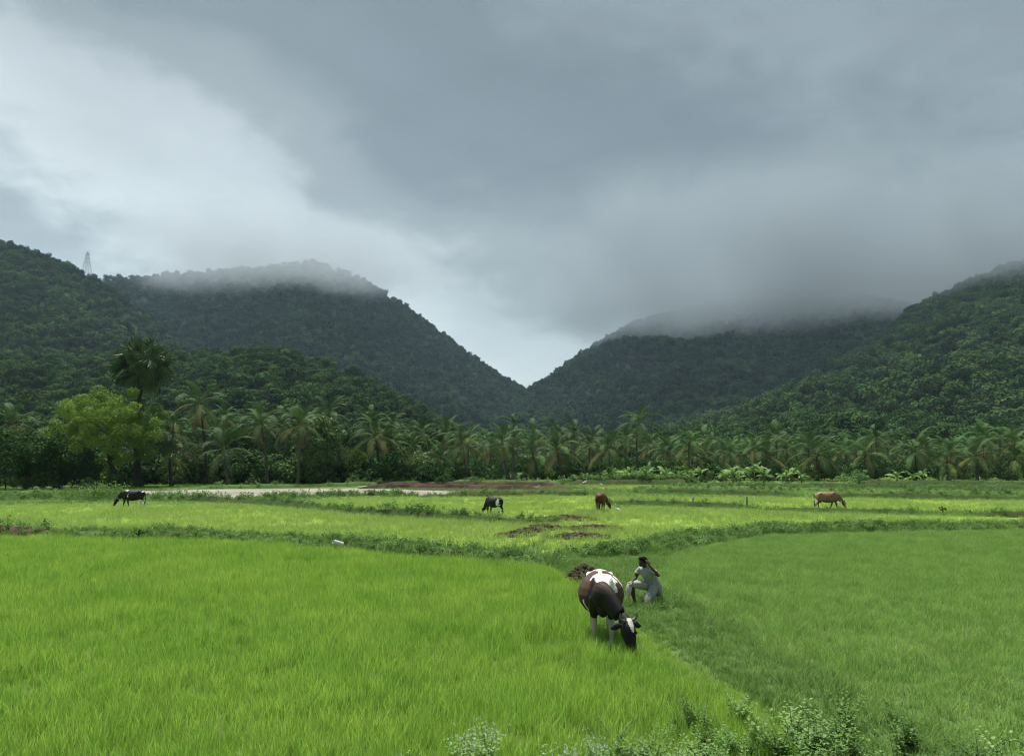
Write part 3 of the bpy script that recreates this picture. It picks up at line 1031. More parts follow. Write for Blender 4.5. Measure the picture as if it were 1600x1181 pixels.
palm_at(690, 716, 690, 752.5, 'low coconut palm between the black trunked pair and the pale trunked palm', seed=22, size=0.75, dead=1, old=0.2)
palm_at(833, 716, 836, 752, 'low dark coconut palm between two taller ones above the calf', seed=23, size=0.8, dead=2, old=0.25)
palm_at(1100, 716, 1102, 748, 'coconut palm behind the middle of the banana plants', seed=24, size=0.85, dead=2, old=0.3)
palm_at(1480, 722, 1481, 750.5, 'squat coconut palm between the slim dark trunk and the pale drooping fronds', seed=25, size=0.8, dead=2, old=0.5)


def palm_crown(seed, nfr=15):
    q = random.Random(seed)
    V, F, I = [], [], []
    for k in range(nfr):
        t = (k + 0.5) / nfr
        kind = 'up' if t < 0.2 else 'mid' if t < 0.5 else 'flat' if t < 0.78 else 'low' if k < nfr - 1 else 'dead'
        me = FROND[kind, q.randrange(3)]
        mx = Matrix.Translation((0, 0, 0.25 - 0.3 * t)) @ Matrix.Rotation(k * 2.4 + q.uniform(-0.3, 0.3), 4, 'Z') @ Matrix.Rotation(q.uniform(-0.25, 0.25), 4, 'X') @ Matrix.Scale(q.uniform(0.85, 1.1), 4)
        b = len(V)
        V += [mx @ v.co for v in me.vertices]
        for p in me.polygons:
            F.append(tuple(i + b for i in p.vertices))
            m = p.material_index
            I.append(1 if m == 1 else {'low': 2, 'dead': 3}.get(kind, 0))
    return mesh_np('crown', np.array([tuple(v) for v in V]), F, [M['palm'], M['rachis'], M['palm_old'], M['palm_dead']], I)


CROWNS = [palm_crown(600 + i, 14 + i % 4) for i in range(6)]


GROVE_MARKS = [(330, 'tall thin trunked palm'), (410, 'arching yellowish palm'), (500, 'creeper covered tree'), (600, 'pair of black trunked palms'), (655, 'small pale green tree'), (725, 'pale trunked palm'),
               (790, 'grazing black calf'), (870, 'bushy palm at the hedge bank'), (945, 'reddish brown cow'), (1000, 'tallest lone palm'), (1083, 'short pale post'), (1150, 'taller brown post'),
               (1200, 'golden brown palm'), (1285, 'pale brown cow'), (1350, 'pale round bush'), (1430, 'slim dark trunked palm'), (1480, 'squat palm'), (1525, 'palm with pale drooping fronds'), (1600, 'last palm of the grove edge')]


def grove():
    """the palms standing deeper in the grove, no one of them told from the next"""
    q = random.Random(77)
    trunks = [palm_trunk(1.0, 0.02, 700 + i, 0.13)[0] for i in range(3)]
    spots = []
    tries = 0
    while len(spots) < 270 and tries < 9000:
        tries += 1
        y = 96 + (q.random() ** 1.3) * 130
        px = q.uniform(610, 1720) if q.random() < 0.86 else q.uniform(250, 640)
        x = (px - CX) / FPX * y
        if all((x - a) ** 2 + (y - b) ** 2 > 7.0 for a, b, _ in spots):
            spots.append((x, y, px))
    for x, y, px in spots:
        h = q.uniform(2.1, 5.6) + (y - 96) * 0.005
        if px < 640:
            h = q.uniform(4.5, 8.0)
        elif px < 900:
            h += q.uniform(0, 1.6)
        root = empty('coconut_palm', (x, y, 0))
        far = y > 150
        mark = min(GROVE_MARKS, key=lambda m: abs(m[0] - px))[1]
        lab = ('coconut palm crown far back in the grove behind the ' if far else 'coconut palm in the crowded rows close behind the ') + mark
        tag(root, lab, 'palm', ('far palms behind the ' if far else 'palms close behind the ') + mark)
        t = link('trunk', q.choice(trunks), root)
        t.scale = (1, 1, h)
        c = link('crown', q.choice(CROWNS), root)
        c.location = (0.02 * h, 0, h)
        s = q.uniform(0.58, 0.9)
        c.scale = (s, s, s * q.uniform(0.9, 1.1))
        c.rotation_euler = (0, 0, q.uniform(0, 6.28))


grove()


# ---- the fan palm (palmyra)
def fan_mesh(name, mat, seed, rad=1.15, pet=0.95, seg=24, span=270, limp=0.0, tilt=48):
    q = random.Random(seed)
    b = MB()
    b.tube([(0, 0, 0), (pet * 0.5, 0, 0.06), (pet, 0, 0)], [0.04, 0.03, 0.025], 3, 1)
    for i in range(seg):
        a = R(-span / 2 + span * i / (seg - 1))
        r = rad * q.uniform(0.86, 1.05) * (0.8 + 0.2 * math.cos(a))
        d = Vector((math.cos(a), math.sin(a), 0))
        s = Vector((-math.sin(a), math.cos(a), 0))
        z = 0.10 if i % 2 else -0.05
        tl_ = R(tilt)
        d = Vector((d.x * math.cos(tl_), d.y, -d.x * math.sin(tl_)))
        s = Vector((s.x * math.cos(tl_), s.y, -s.x * math.sin(tl_)))
        p0 = Vector((pet, 0, 0))
        w = 1.5 * rad * 0.62 * math.sin(R(span / seg) / 2)
        m1 = p0 + d * r * 0.62 + Vector((0, 0, z * rad - 0.1 * limp))
        tip = p0 + d * r + Vector((0, 0, -0.10 - (0.25 + 0.3 * q.random()) * limp))
        b.add([p0, m1 + s * w * 0.5, tip, m1 - s * w * 0.5], [(0, 1, 2), (0, 2, 3)], 0)
    return b.mesh(name, [mat, M['rachis']])


def fan_palm():
    q = random.Random(5)
    f = G(217, 759)
    c = at(217, 572, f.y)
    root = empty('fan_palm', f)
    tag(root, 'tall fan palm with a round crown of dark fan leaves and black ringed trunk', 'palm')
    me, top = palm_trunk(c.z - 0.2, 0.0, 31, 0.33, 'dark_bark')
    link('trunk', me, root)
    fans = [fan_mesh('fan_leaf', M['palmyra'], 40 + i, 1.2 + 0.12 * i, 1.5, limp=0.25 + 0.2 * i, tilt=(0, 20, 40, 60)[i]) for i in range(4)]
    deadf = [fan_mesh('fan_leaf', M['palm_dead'] if i else M['palm_old'], 50 + i, 1.1, 1.2, limp=1.0, tilt=35) for i in range(2)]
    n = 70
    for k in range(n):
        t = (k + 0.5) / n
        e = math.asin(0.98 - 1.72 * t)              # from upright to steeply hanging
        lowest = t > 0.87
        o = link('fan_leaf', q.choice(deadf) if lowest else fans[min(3, max(0, int(q.gauss(1.6, 1.0))))], root)
        o.location = top + Vector((0, 0, 0.25 - 0.7 * t))
        az = k * 2.39996 + q.uniform(-0.2, 0.2)
        o.rotation_euler = (Matrix.Rotation(az, 3, 'Z') @ Matrix.Rotation(-e, 3, 'Y') @ Matrix.Rotation(q.uniform(-1.4, 1.4) if t > 0.5 else q.uniform(-3.14, 3.14), 3, 'X')).to_euler()
        s = q.uniform(0.9, 1.15) * (0.85 if lowest else 1.0) * 1.12
        o.scale = (s, s, s)


fan_palm()


# ---- broadleaf trees and shrubs
def limbs(b, q, base, d, ln, r, depth, tips, mat=0):
    pts, p, dd = [base], base.copy(), d.copy()
    for k in range(4):
        dd = (dd + Vector((q.uniform(-1, 1), q.uniform(-1, 1), q.uniform(-0.2, 0.6))) * 0.16).normalized()
        p = p + dd * (ln / 4)
        pts.append(p)
    b.tube(pts, [r * (1 - 0.12 * i) for i in range(5)], 7 if depth > 1 else 5, mat)
    if depth == 0:
        tips.append(p)
        return
    for k in range(3 if depth > 1 else q.choice((2, 3))):
        a = q.uniform(0, 6.28)
        nd = (dd * 0.75 + Vector((math.cos(a), math.sin(a), q.uniform(-0.05, 0.55))) * 0.75).normalized()
        limbs(b, q, pts[-1] if k else pts[3], nd, ln * q.uniform(0.62, 0.8), r * 0.55, depth - 1, tips, mat)


def tree(name, loc, label, cat, seed, width, height, base, mat, leaf, lumps, per, lump_r, trunk_h=None, trunk_r=0.25, lean=(0, 0), squash=0.8, group=None, bark='bark', shape=None):
    """trunk with limbs, and a crown of leaf-sized faces in many clumps (crown spans base..height)"""
    q = random.Random(seed)
    r_ = np.random.default_rng(seed)
    root = empty(name, loc)
    tag(root, label, cat, group)
    th = trunk_h or base + 0.25 * (height - base)
    b = MB()
    tips = []
    d0 = Vector((lean[0], lean[1], 1)).normalized()
    limbs(b, q, Vector((0, 0, -0.1)), d0, th, trunk_r, 2, tips)
    b.build('trunk' if cat == 'tree' else 'stem', M[bark], root, True)
    n = lumps
    c = r_.normal(size=(n, 3))
    c /= np.linalg.norm(c, axis=1, keepdims=True)
    c *= (r_.random(n) ** 0.45)[:, None]
    hz = (height - base) / 2
    c = c * np.array([width / 2 - lump_r * 0.7, width / 2 - lump_r * 0.7, hz - lump_r * 0.6])
    c[:, 2] += base + hz
    c[:, 0] += lean[0] * th
    # keep an uneven outline: drop some outer clumps
    u = fbm(c[:, 0] * 0.45 + seed, c[:, 2] * 0.45, 2, seed)
    c = c[(u > 0.36) | (r_.random(n) < 0.45)]
    if shape is not None:
        c = shape(c)
    rad = lump_r * (0.6 + 0.8 * r_.random(len(c)))
    V, F = leaf_cloud(r_, c, rad, per, leaf, squash, 0.35, 0.55, 0.62, 0.3)
    link('crown' if cat == 'tree' else 'foliage', mesh_np('crown', V, F, M[mat]), root)
    return root


f = G(184, 761)
tree('leafy_tree', f, 'wide yellowish green leafy tree in front of the fan palm', 'tree', 11, 13.2, 10.3, 1.7, 'neem', 0.21, 150, 210, 0.78, trunk_h=3.6, trunk_r=0.33, lean=(-0.32, 0), bark='bark')
f = G(500, 757)
tree('creeper_covered_tree', f, 'tree hung with large leaved creeper between two coconut palms', 'tree', 12, 6.2, 7.6, 0.2, 'vine', 0.30, 80, 70, 0.75, trunk_h=4.0, trunk_r=0.2, bark='dark_bark')
f = G(40, 765)
tree('dark_tree', f, 'dense dark green tree standing by the muddy field edge with its crown to the ground', 'tree', 13, 9.0, 6.2, 0.0, 'dark_leaf', 0.28, 110, 90, 0.9, trunk_h=2.4, trunk_r=0.2, bark='dark_bark')
f = G(-50, 764)
tree('dark_tree', f, 'tall dark green tree at the picture border by the muddy field edge', 'tree', 14, 8.0, 7.0, 0.2, 'dark_leaf', 0.28, 100, 90, 0.9, trunk_h=2.6, trunk_r=0.2, bark='dark_bark')
f = G(112, 763)
tree('dark_tree', f, 'low dark bushy tree under the wide yellowish tree', 'tree', 15, 5.5, 4.6, 0.0, 'dark_leaf', 0.24, 70, 80, 0.7, trunk_h=1.6, trunk_r=0.13, bark='dark_bark')
f = G(552, 755)
tree('small_tree', f, 'small rounded olive green tree beside the creeper covered tree', 'tree', 16, 4.6, 4.4, 0.3, 'neem', 0.2, 50, 80, 0.6, trunk_h=1.6, trunk_r=0.12)
f = G(655, 754)
tree('small_tree', f, 'small pale green tree beside the slim black palm trunks', 'tree', 17, 4.6, 3.6, 0.2, 'vine', 0.2, 50, 80, 0.55, trunk_h=1.3, trunk_r=0.1)
f = G(300, 756)
tree('small_tree', f, 'thin grey branched small tree between the two short coconut palms', 'tree', 18, 4.5, 5.0, 0.8, 'palm_old', 0.16, 30, 40, 0.6, trunk_h=2.4, trunk_r=0.1)
for i, (px, y, w, h, lab) in enumerate(((250, 108, 8, 8.5, 'tall dark tree behind the fan palm trunk'), (385, 112, 8, 8.0, 'dark tree behind the arching yellowish palm'),
                                       (455, 118, 8, 8.6, 'dark tree rising behind the palm with hanging dead fronds'), (560, 116, 8, 7.4, 'dark tree behind the small olive tree'),
                                       (640, 120, 8, 6.6, 'dark tree behind the pair of black trunked palms'), (120, 110, 9, 10.5, 'dark tree behind the wide yellowish tree'),
                                       (-10, 112, 9, 10.0, 'tall dark tree behind the browning coconut palm'), (330, 130, 9, 9.5, 'dark tree behind the tall thin trunked palm'))):
    tree('dark_tree', Vector(((px - CX) / FPX * y, y, 0)), lab, 'tree', 60 + i, w, h, 0.3, 'dark_leaf' if i % 2 else 'forest_near', 0.33, 80, 70, 0.9, trunk_h=h * 0.4, trunk_r=0.18, bark='dark_bark')


def shrub_mesh(seed, mat, w, h, leaf, lumps=14, per=60):
    r_ = np.random.default_rng(seed)
    c = r_.normal(size=(lumps, 3)) * np.array([w / 4.2, w / 4.2, h / 4.5])
    c[:, 2] = np.abs(c[:, 2]) + h * 0.22
    V, F = leaf_cloud(r_, c, (0.10 + 0.10 * r_.random(lumps)) * w, per, leaf, 0.85, 0.3, 0.5, 0.6, 0.2)
    V[:, 2] = np.maximum(V[:, 2], 0.01)
    return mesh_np('foliage', V, F, M[mat])


def stem_mesh(seed, w, h, n=5):
    q = random.Random(seed)
    b = MB()
    for k in range(n):
        a = q.uniform(0, 6.28)
        r = w * 0.3 * q.random()
        b.tube([(0, 0, 0), (r * 0.4 * math.cos(a), r * 0.4 * math.sin(a), h * 0.4), (r * math.cos(a), r * math.sin(a), h * 0.75)], [0.03, 0.022, 0.012], 4)
    return b.mesh('stem', M['bark'])


def shrub(loc, me, st, label, group=None, s=1.0, name='shrub', rz=0.0):
    root = empty(name, loc, rz, s)
    tag(root, label, 'shrub', group)
    link('foliage', me, root)
    link('stem', st, root)
    return root


SH = [shrub_mesh(80 + i, ('dark_leaf', 'weed', 'dark_leaf', 'vine')[i % 4], 2.4, 1.7, 0.17) for i in range(8)]
ST = [stem_mesh(90 + i, 2.4, 1.7) for i in range(2)]
SMALL_ST = stem_mesh(93, 0.5, 0.45)
# singled-out shrubs
shrub(G(1343, 757), shrub_mesh(95, 'weed_pale', 2.9, 1.9, 0.13, 20, 90), ST[0], 'pale green round bush at the far edge of the rice, past the pale brown cow', s=1.0)
shrub(G(150, 781), shrub_mesh(96, 'grass', 4.2, 1.25, 0.12, 26, 90), ST[0], 'low wide grassy bush between the black cow and the yellowish tree', s=1.0)
shrub(G(1306, 828), shrub_mesh(97, 'weed', 0.95, 0.85, 0.07, 10, 40), SMALL_ST, 'tallest leafy bush on the bank in front of the pale brown cow', s=0.9)
shrub(G(1145, 838), shrub_mesh(98, 'weed', 1.2, 0.85, 0.07, 10, 45), SMALL_ST, 'dark leafy bush where the weedy bank bends', s=0.8)
shrub(G(1270, 830), shrub_mesh(99, 'weed', 0.8, 0.6, 0.06, 8, 40), SMALL_ST, 'small round bush beside the tallest one on the bank', s=0.85)
shrub(G(1346, 828), shrub_mesh(100, 'dark_leaf', 0.5, 0.75, 0.06, 6, 40), SMALL_ST, 'narrow upright bush on the bank just past the tallest one', s=0.85)
shrub(G(1500, 826), shrub_mesh(101, 'weed', 0.4, 0.6, 0.06, 5, 40), SMALL_ST, 'tiny upright bush alone on the far stretch of the weedy bank', s=0.8)
shrub(G(217, 838, 0.25), shrub_mesh(102, 'dark_leaf', 0.5, 0.4, 0.06, 6, 40), SMALL_ST, 'small dark tuft on the weedy bank of the large near field', s=0.8)
shrub(G(1473, 802), shrub_mesh(103, 'dark_leaf', 0.4, 0.55, 0.06, 5, 40), SMALL_ST, 'small dark shoot standing in the rice past the pale brown cow', s=1.0)
shrub(G(520, 849), shrub_mesh(104, 'weed', 0.25, 0.55, 0.07, 4, 14), SMALL_ST, 'thin sapling beside the white pipe on the bank', s=0.9)


def hedge_row():
    q = random.Random(9)
    for i in range(76):
        px = -60 + 1700 * (i + q.random() * 0.8) / 76
        low = 960 < px < 1230
        if px < 240:
            g, lab, yy = 'shrubs under the trees by the muddy field', 'dark shrub growing under the trees by the muddy field', q.uniform(766, 762)
        elif px < 700:
            g, lab, yy = 'shrubs along the sandy field', 'leafy shrub in the ragged row behind the sandy field and earth banks', q.uniform(757.5, 754.5)
        elif px < 960:
            g, lab, yy = 'shrubs before the dark palms', 'shrub at the foot of the dark palms above the calf', q.uniform(752.5, 751)
        else:
            g, lab, yy = 'shrubs under the palms past the banana plants', 'shrub at the foot of the palms past the banana plants', q.uniform(750.5, 748.5)
        if low:
            g, lab, yy = 'low shrubs before the banana plants', 'low shrub hiding the feet of the banana plants', q.uniform(756.5, 753.5)
        shrub(G(px, yy), q.choice(SH), q.choice(ST), lab, g, q.uniform(0.35, 0.6) if low else q.uniform(0.6, 1.15), rz=q.uniform(0, 6.28))


hedge_row()


def undergrowth():
    r_ = np.random.default_rng(21)
    n = 2600
    y = np.sqrt(92 ** 2 + r_.random(n) * (235 ** 2 - 92 ** 2))
    x = (r_.random(n) * 2 - 1) * 0.76 * y
    m = 420                                           # closed up to the field edge on the side of the fan palm
    y2 = 84 + 9 * r_.random(m)
    x2 = (-0.76 + 0.68 * r_.random(m)) * y2
    x, y, n = np.concatenate([x, x2]), np.concatenate([y, y2]), n + m
    P = np.stack([x, y, np.zeros(n)], 1)
    s = 0.8 + 0.8 * r_.random(n)
    s *= np.where(x < -0.15 * y, 1.5, 1.0)
    scatter('undergrowth', P, [SH[0], SH[2], SH[4], SH[6], SH[1]], s, label='dark tangled undergrowth beneath the palms and trees', cat='undergrowth')


undergrowth()


# ---- banana plants
def banana_leaf(name, seed, L_=1.7, w=0.5, e0=65, droop=95):
    q = random.Random(seed)
    b = MB()
    n = 7
    p = Vector((0, 0, 0))
    C = [p]
    for k in range(n):
        e = R(e0 - droop * ((k + 0.5) / n) ** 1.4)
        p = p + Vector((math.cos(e), 0, math.sin(e))) * L_ / n
        C.append(p)
    V, F = [], []
    for k, c_ in enumerate(C):
        t = k / n
        ww = w * 0.5 * max(0.04, math.sin(math.pi * min(1, t * 0.93 + 0.05)) ** 0.7) * (0.1 if k == 0 else 1) * q.uniform(0.85, 1.1)
        V += [c_ + Vector((0, -ww, 0.12 * ww)), c_, c_ + Vector((0, ww, 0.12 * ww))]
    for k in range(n):
        a = 3 * k
        F += [(a, a + 1, a + 4, a + 3), (a + 1, a + 2, a + 5, a + 4)]
    b.add(V, F)
    return b.mesh(name, M['banana'])


def bananas():
    q = random.Random(3)
    leaves = [banana_leaf('leaf', i, q.uniform(1.3, 1.8), q.uniform(0.38, 0.5), q.uniform(50, 82), q.uniform(60, 120)) for i in range(6)]
    b = MB()
    b.tube([(0, 0, 0), (0, 0, 0.5), (0, 0, 1.0)], [0.12, 0.1, 0.06], 7)
    stem = b.mesh('stem', M['banana_stem'], True)
    for i in range(74):
        px = q.uniform(945, 1255) if q.random() < 0.9 else q.uniform(1380, 1500)
        y = q.uniform(83.5, 97)
        x = (px - CX) / FPX * y
        h = q.uniform(0.5, 1.15)
        root = empty('banana_plant', (x, y, 0), q.uniform(0, 6.28), q.uniform(0.6, 1.0))
        if px < 1300:
            mark = min(((965, 'below the tall lone palm'), (1035, 'between the tall lone palm and the short post'), (1083, 'behind the short pale post'), (1150, 'behind the taller brown post'), (1210, 'at the foot of the golden brown palm')), key=lambda m: abs(m[0] - px))[1]
            tag(root, 'bright banana plant ' + mark, 'banana plant', 'banana plants ' + mark)
        else:
            tag(root, 'pale leaved banana plant under the palms past the round bush', 'banana plant', 'banana plants past the round bush')
        st = link('stem', stem, root)
        st.scale = (1, 1, h)
        for k in range(7):
            l_ = link('leaf', q.choice(leaves), root)
            l_.location = (0, 0, h * 0.97)
            l_.rotation_euler = (q.uniform(-0.7, 0.7), q.uniform(-0.5, 0.6), k * 2.4 + q.uniform(-0.4, 0.4))


bananas()


# ---- single trees that can be told apart on the near foothill
FOOT_MARKS = [(0, 'browning palm beside the yellowish tree'), (100, 'wide yellowish tree'), (217, 'fan palm'), (312, 'tall thin trunked palm'), (408, 'arching yellowish palm'), (500, 'creeper covered tree'),
              (600, 'pair of black trunked palms'), (722, 'pale trunked palm'), (998, 'tallest lone palm'), (1100, 'banana plants'), (1200, 'golden brown palm'), (1290, 'pale brown cow'), (1350, 'pale round bush'),
              (1430, 'slim dark trunked palm'), (1525, 'palm with pale drooping fronds'), (1600, 'last palm of the grove edge')]


def foothill_trees():
    r_ = np.random.default_rng(31)
    q = random.Random(31)
    n = 0
    crowns = [crown_mesh('crown', 230 + i, M['forest_near'], 4.6, 4.6 + 0.6 * (i % 3), 13 + i, 110, 0.66, 3.0) for i in range(4)]
    b = MB()
    b.tube([(0, 0, -1), (0.1, 0, 1.5), (0, 0.1, 4.5)], [0.32, 0.25, 0.12], 6)
    trunk = b.mesh('trunk', M['bark'], True)
    for h, t0, t1, cnt, g, lab in ((hill_low_a, -0.70, -0.08, 90, 'trees on the low hill behind the fan palm', 'rounded tree crown on the low wooded hill behind the fan palm'),
                                   (hill_low_b, 0.16, 0.70, 60, 'trees on the foothill behind the coconut grove', 'rounded tree crown on the foothill above the far coconut palms')):
        P, v = h.trees(r_, t0, t1, cnt * 3, 0.15)
        for p in P[:cnt]:
            px = CX + p[0] / p[1] * FPX
            mark = min(FOOT_MARKS, key=lambda m: abs(m[0] - px))[1]
            lab, g = 'rounded tree crown on the wooded foothill above the ' + mark, 'foothill trees above the ' + mark
            root = empty('forest_tree', (p[0], p[1], p[2] - 0.3), q.uniform(0, 6.28), q.uniform(0.75, 1.25))
            tag(root, lab, 'tree', g)
            link('trunk', trunk, root)
            link('crown', q.choice(crowns), root)


foothill_trees()

# ------------------------------------------------------------------ cattle, person, birds
def catmull(P, sub):
    P = np.asarray(P, float)
    out = []
    for i in range(len(P) - 1):
        p0, p1, p2, p3 = P[max(i - 1, 0)], P[i], P[i + 1], P[min(i + 2, len(P) - 1)]
        for k in range(sub):
            t = k / sub
            out.append(0.5 * ((2 * p1) + (-p0 + p2) * t + (2 * p0 - 5 * p1 + 4 * p2 - p3) * t * t + (-p0 + 3 * p1 - 3 * p2 + p3) * t ** 3))
    out.append(P[-1])
    return np.array(out)


def loft(b, rows, n=14, sub=4, up=(0, 0, 1)):
    """rows: x, y, z, half width, half height"""
    q = catmull(rows, sub)
    b.tube([tuple(r[:3]) for r in q], [(max(r[3], 0.004), max(r[4], 0.004)) for r in q], n, 0, up)


def fuse(b, voxel, smooth=4, factor=0.5):
    """one continuous skin out of overlapping closed shapes"""
    me = b.mesh('skin_source', M['coat'])
    o = link('skin_source', me)
    md = o.modifiers.new('r', 'REMESH')
    md.mode = 'VOXEL'
    md.voxel_size = voxel
    md.use_smooth_shade = True
    if smooth:
        ms = o.modifiers.new('s', 'SMOOTH')
        ms.iterations = smooth
        ms.factor = factor
    dg = bpy.context.evaluated_depsgraph_get()
    out = bpy.data.meshes.new_from_object(o.evaluated_get(dg))
    bpy.data.objects.remove(o)
    bpy.data.meshes.remove(me)
    out.polygons.foreach_set('use_smooth', [True] * len(out.polygons))
    return out


def paint(me, fn):
    a = me.color_attributes.new('coat', 'FLOAT_COLOR', 'POINT')
    data = []
    for v in me.vertices:
        c = fn(v.co, mnoise.noise(v.co * 6.0) * 0.5 + mnoise.noise(v.co * 15.0) * 0.25)
        data += [c[0], c[1], c[2], 1.0]
    a.data.foreach_set('color', data)


def cow(name, loc, heading, scale, coat, label, cat='cow', neck=None, legs=None, horns=True, girth=1.0, hump=0.0, voxel=0.022, tail_c=(0.03, 0.02, 0.015), ear_c=(0.02, 0.015, 0.012),
        horn_len=0.22, group=None, head_s=1.0):
    """+X is forward. neck: list of (x, y, z) from the shoulders to the muzzle; legs: fore/aft swing of the four feet"""
    root = empty(name, loc, heading, scale)
    tag(root, label, cat, group)
    neck = neck or [(0.78, 0.0, 0.90), (1.0, 0.0, 0.66), (1.15, 0.0, 0.50), (1.27, 0.0, 0.30), (1.33, 0.0, 0.10)]
    legs = legs or (0.0, 0.06, 0.0, -0.08)
    g = girth
    b = MB()
    body = [(-0.80, 0, 1.05, 0.05, 0.06), (-0.76, 0, 1.02, 0.15, 0.15), (-0.66, 0, 0.97, 0.245, 0.25), (-0.48, 0, 0.93, 0.29 * (1 + 0.5 * (g - 1)), 0.31), (-0.22, 0, 0.87, 0.345 * g, 0.36),
            (0.06, 0, 0.85, 0.36 * g, 0.375), (0.30, 0, 0.87, 0.31 * g, 0.355), (0.50, 0, 0.90, 0.235, 0.32), (0.64, 0.0, 0.93, 0.17, 0.25)]
    nk = [Vector(p) for p in neck]
    # neck (deep at the chest), then the head with its broad brow and narrow muzzle
    rows = body + [(nk[0].x, nk[0].y, nk[0].z, 0.125, 0.21), (nk[1].x, nk[1].y, nk[1].z, 0.095, 0.145)]
    loft(b, rows, 16, 5)
    hd = (nk[4] - nk[2]).normalized()
    up = Vector((0, 0, 1))
    sd = hd.cross(up)
    sd = sd.normalized() if sd.length > 0.1 else Vector((0, 1, 0))
    poll = nk[2]
    ln = (nk[4] - nk[2]).length
    at_h = lambda t: tuple(poll + (nk[4] - poll) * t)
    head = [(*tuple(nk[1].lerp(nk[2], 0.3)), 0.085, 0.12), (*at_h(-0.06), 0.085 * head_s, 0.10 * head_s), (*at_h(0.10), 0.112 * head_s, 0.125 * head_s), (*at_h(0.32), 0.108 * head_s, 0.122 * head_s), (*at_h(0.58), 0.080 * head_s, 0.095 * head_s), (*at_h(0.82), 0.070 * head_s, 0.075 * head_s), (*at_h(1.0), 0.06 * head_s, 0.055 * head_s)]
    loft(b, head, 12, 4)
    if hump:
        b.ball((0.48, 0, 1.19), (0.20, 0.09, 0.11 * hump + 0.03), 12, 8)
    # brisket and belly line
    b.ball((0.62, 0, 0.70), (0.14, 0.11, 0.16), 10, 8)
    for k, (sx, sy) in enumerate(((0.47, 1), (0.47, -1), (-0.56, 1), (-0.56, -1))):
        sw = legs[k]
        if k < 2:
            J = [(sx - 0.02, 0.155 * sy, 0.86, 0.105, 0.15), (sx, 0.165 * sy, 0.66, 0.085, 0.11), (sx + sw * 0.35, 0.155 * sy, 0.50, 0.062, 0.072), (sx + 0.01 + sw * 0.65, 0.15 * sy, 0.345, 0.052, 0.056),
                 (sx + sw * 0.85, 0.148 * sy, 0.20, 0.036, 0.040), (sx - 0.005 + sw, 0.148 * sy, 0.095, 0.042, 0.046), (sx + 0.025 + sw, 0.148 * sy, 0.035, 0.05, 0.058), (sx + 0.03 + sw, 0.148 * sy, 0.0, 0.052, 0.062)]
        else:
            J = [(sx - 0.02, 0.15 * sy, 0.93, 0.13, 0.20), (sx + 0.05, 0.185 * sy, 0.74, 0.115, 0.175), (sx + 0.06 + sw * 0.2, 0.185 * sy, 0.60, 0.085, 0.115), (sx - 0.06 + sw * 0.6, 0.165 * sy, 0.48, 0.055, 0.070),
                 (sx - 0.13 + sw * 0.8, 0.158 * sy, 0.40, 0.045, 0.060), (sx - 0.11 + sw * 0.9, 0.152 * sy, 0.24, 0.036, 0.042), (sx - 0.10 + sw, 0.15 * sy, 0.10, 0.043, 0.046), (sx - 0.07 + sw, 0.15 * sy, 0.035, 0.05, 0.058), (sx - 0.065 + sw, 0.15 * sy, 0, 0.052, 0.062)]
        loft(b, J, 10, 3, up=(1, 0, 0))
    # hip bones and shoulder blades
    for sy in (-1, 1):
        b.ball((-0.50, 0.20 * sy, 1.12), (0.09, 0.07, 0.06), 8, 6)
        b.ball((-0.74, 0.10 * sy, 1.06), (0.06, 0.05, 0.06), 8, 6)
        b.ball((0.42, 0.13 * sy, 1.02), (0.15, 0.09, 0.22), 10, 8)
    me = fuse(b, voxel, 3)
    me.materials.clear()
    me.materials.append(M['coat'])
    paint(me, coat)
    link('body', me, root)

    def part(nm, mb, col, mat=None, smooth=True):
        m_ = mb.mesh(nm, mat or M['coat'], smooth)
        if mat is None:
            a = m_.color_attributes.new('coat', 'FLOAT_COLOR', 'POINT')
            a.data.foreach_set('color', [*col, 1.0] * len(m_.vertices))
        return link(nm, m_, root)

    hu = sd.cross(hd).normalized()           # out of the forehead
    if hu.z < 0 and abs(hd.z) < 0.9:
        hu = -hu
    base = poll + (nk[4] - poll) * 0.02
    back = -hd
    for sy in (-1, 1):
        o = sd * sy
        e = MB()
        p0 = base + o * 0.085 * head_s
        loft(e, [(*p0, 0.02, 0.02), (*(p0 + o * 0.07 - hu * 0.01 + back * 0.0), 0.055, 0.018), (*(p0 + o * 0.14 - hu * 0.035 + hd * 0.02), 0.05, 0.014), (*(p0 + o * 0.20 - hu * 0.06 + hd * 0.03), 0.008, 0.006)], 8, 3, up=tuple(hu))
        part('ear', e, ear_c)
        if horns:
            h_ = MB()
            p0 = base + o * 0.06 * head_s + hu * 0.06 * head_s + back * 0.05
            L_ = horn_len
            loft(h_, [(*p0, 0.03, 0.03), (*(p0 + o * L_ * 0.35 + back * L_ * 0.15 + hu * 0.01), 0.025, 0.025), (*(p0 + o * L_ * 0.62 + back * L_ * 0.42 + hu * 0.04), 0.017, 0.017), (*(p0 + o * L_ * 0.6 + back * L_ * 0.85 + hu * 0.08), 0.004, 0.004)], 7, 3, up=tuple(hu))
            part('horn', h_, None, M['horn'])
        y_ = MB()
        y_.ball(poll + (nk[4] - poll) * 0.30 + o * 0.098 * head_s + hu * 0.055 * head_s, 0.022, 8, 6)
        part('eye', y_, None, M['black'])
    tl = MB()
    loft(tl, [(-0.79, 0, 1.08, 0.035, 0.035), (-0.86, 0.01, 0.98, 0.028, 0.028), (-0.885, 0.02, 0.74, 0.02, 0.02), (-0.875, 0.02, 0.50, 0.02, 0.02), (-0.87, 0.02, 0.44, 0.015, 0.015)], 7, 3, up=(1, 0, 0))
    tp = part('tail', tl, ear_c)
    tf = MB()
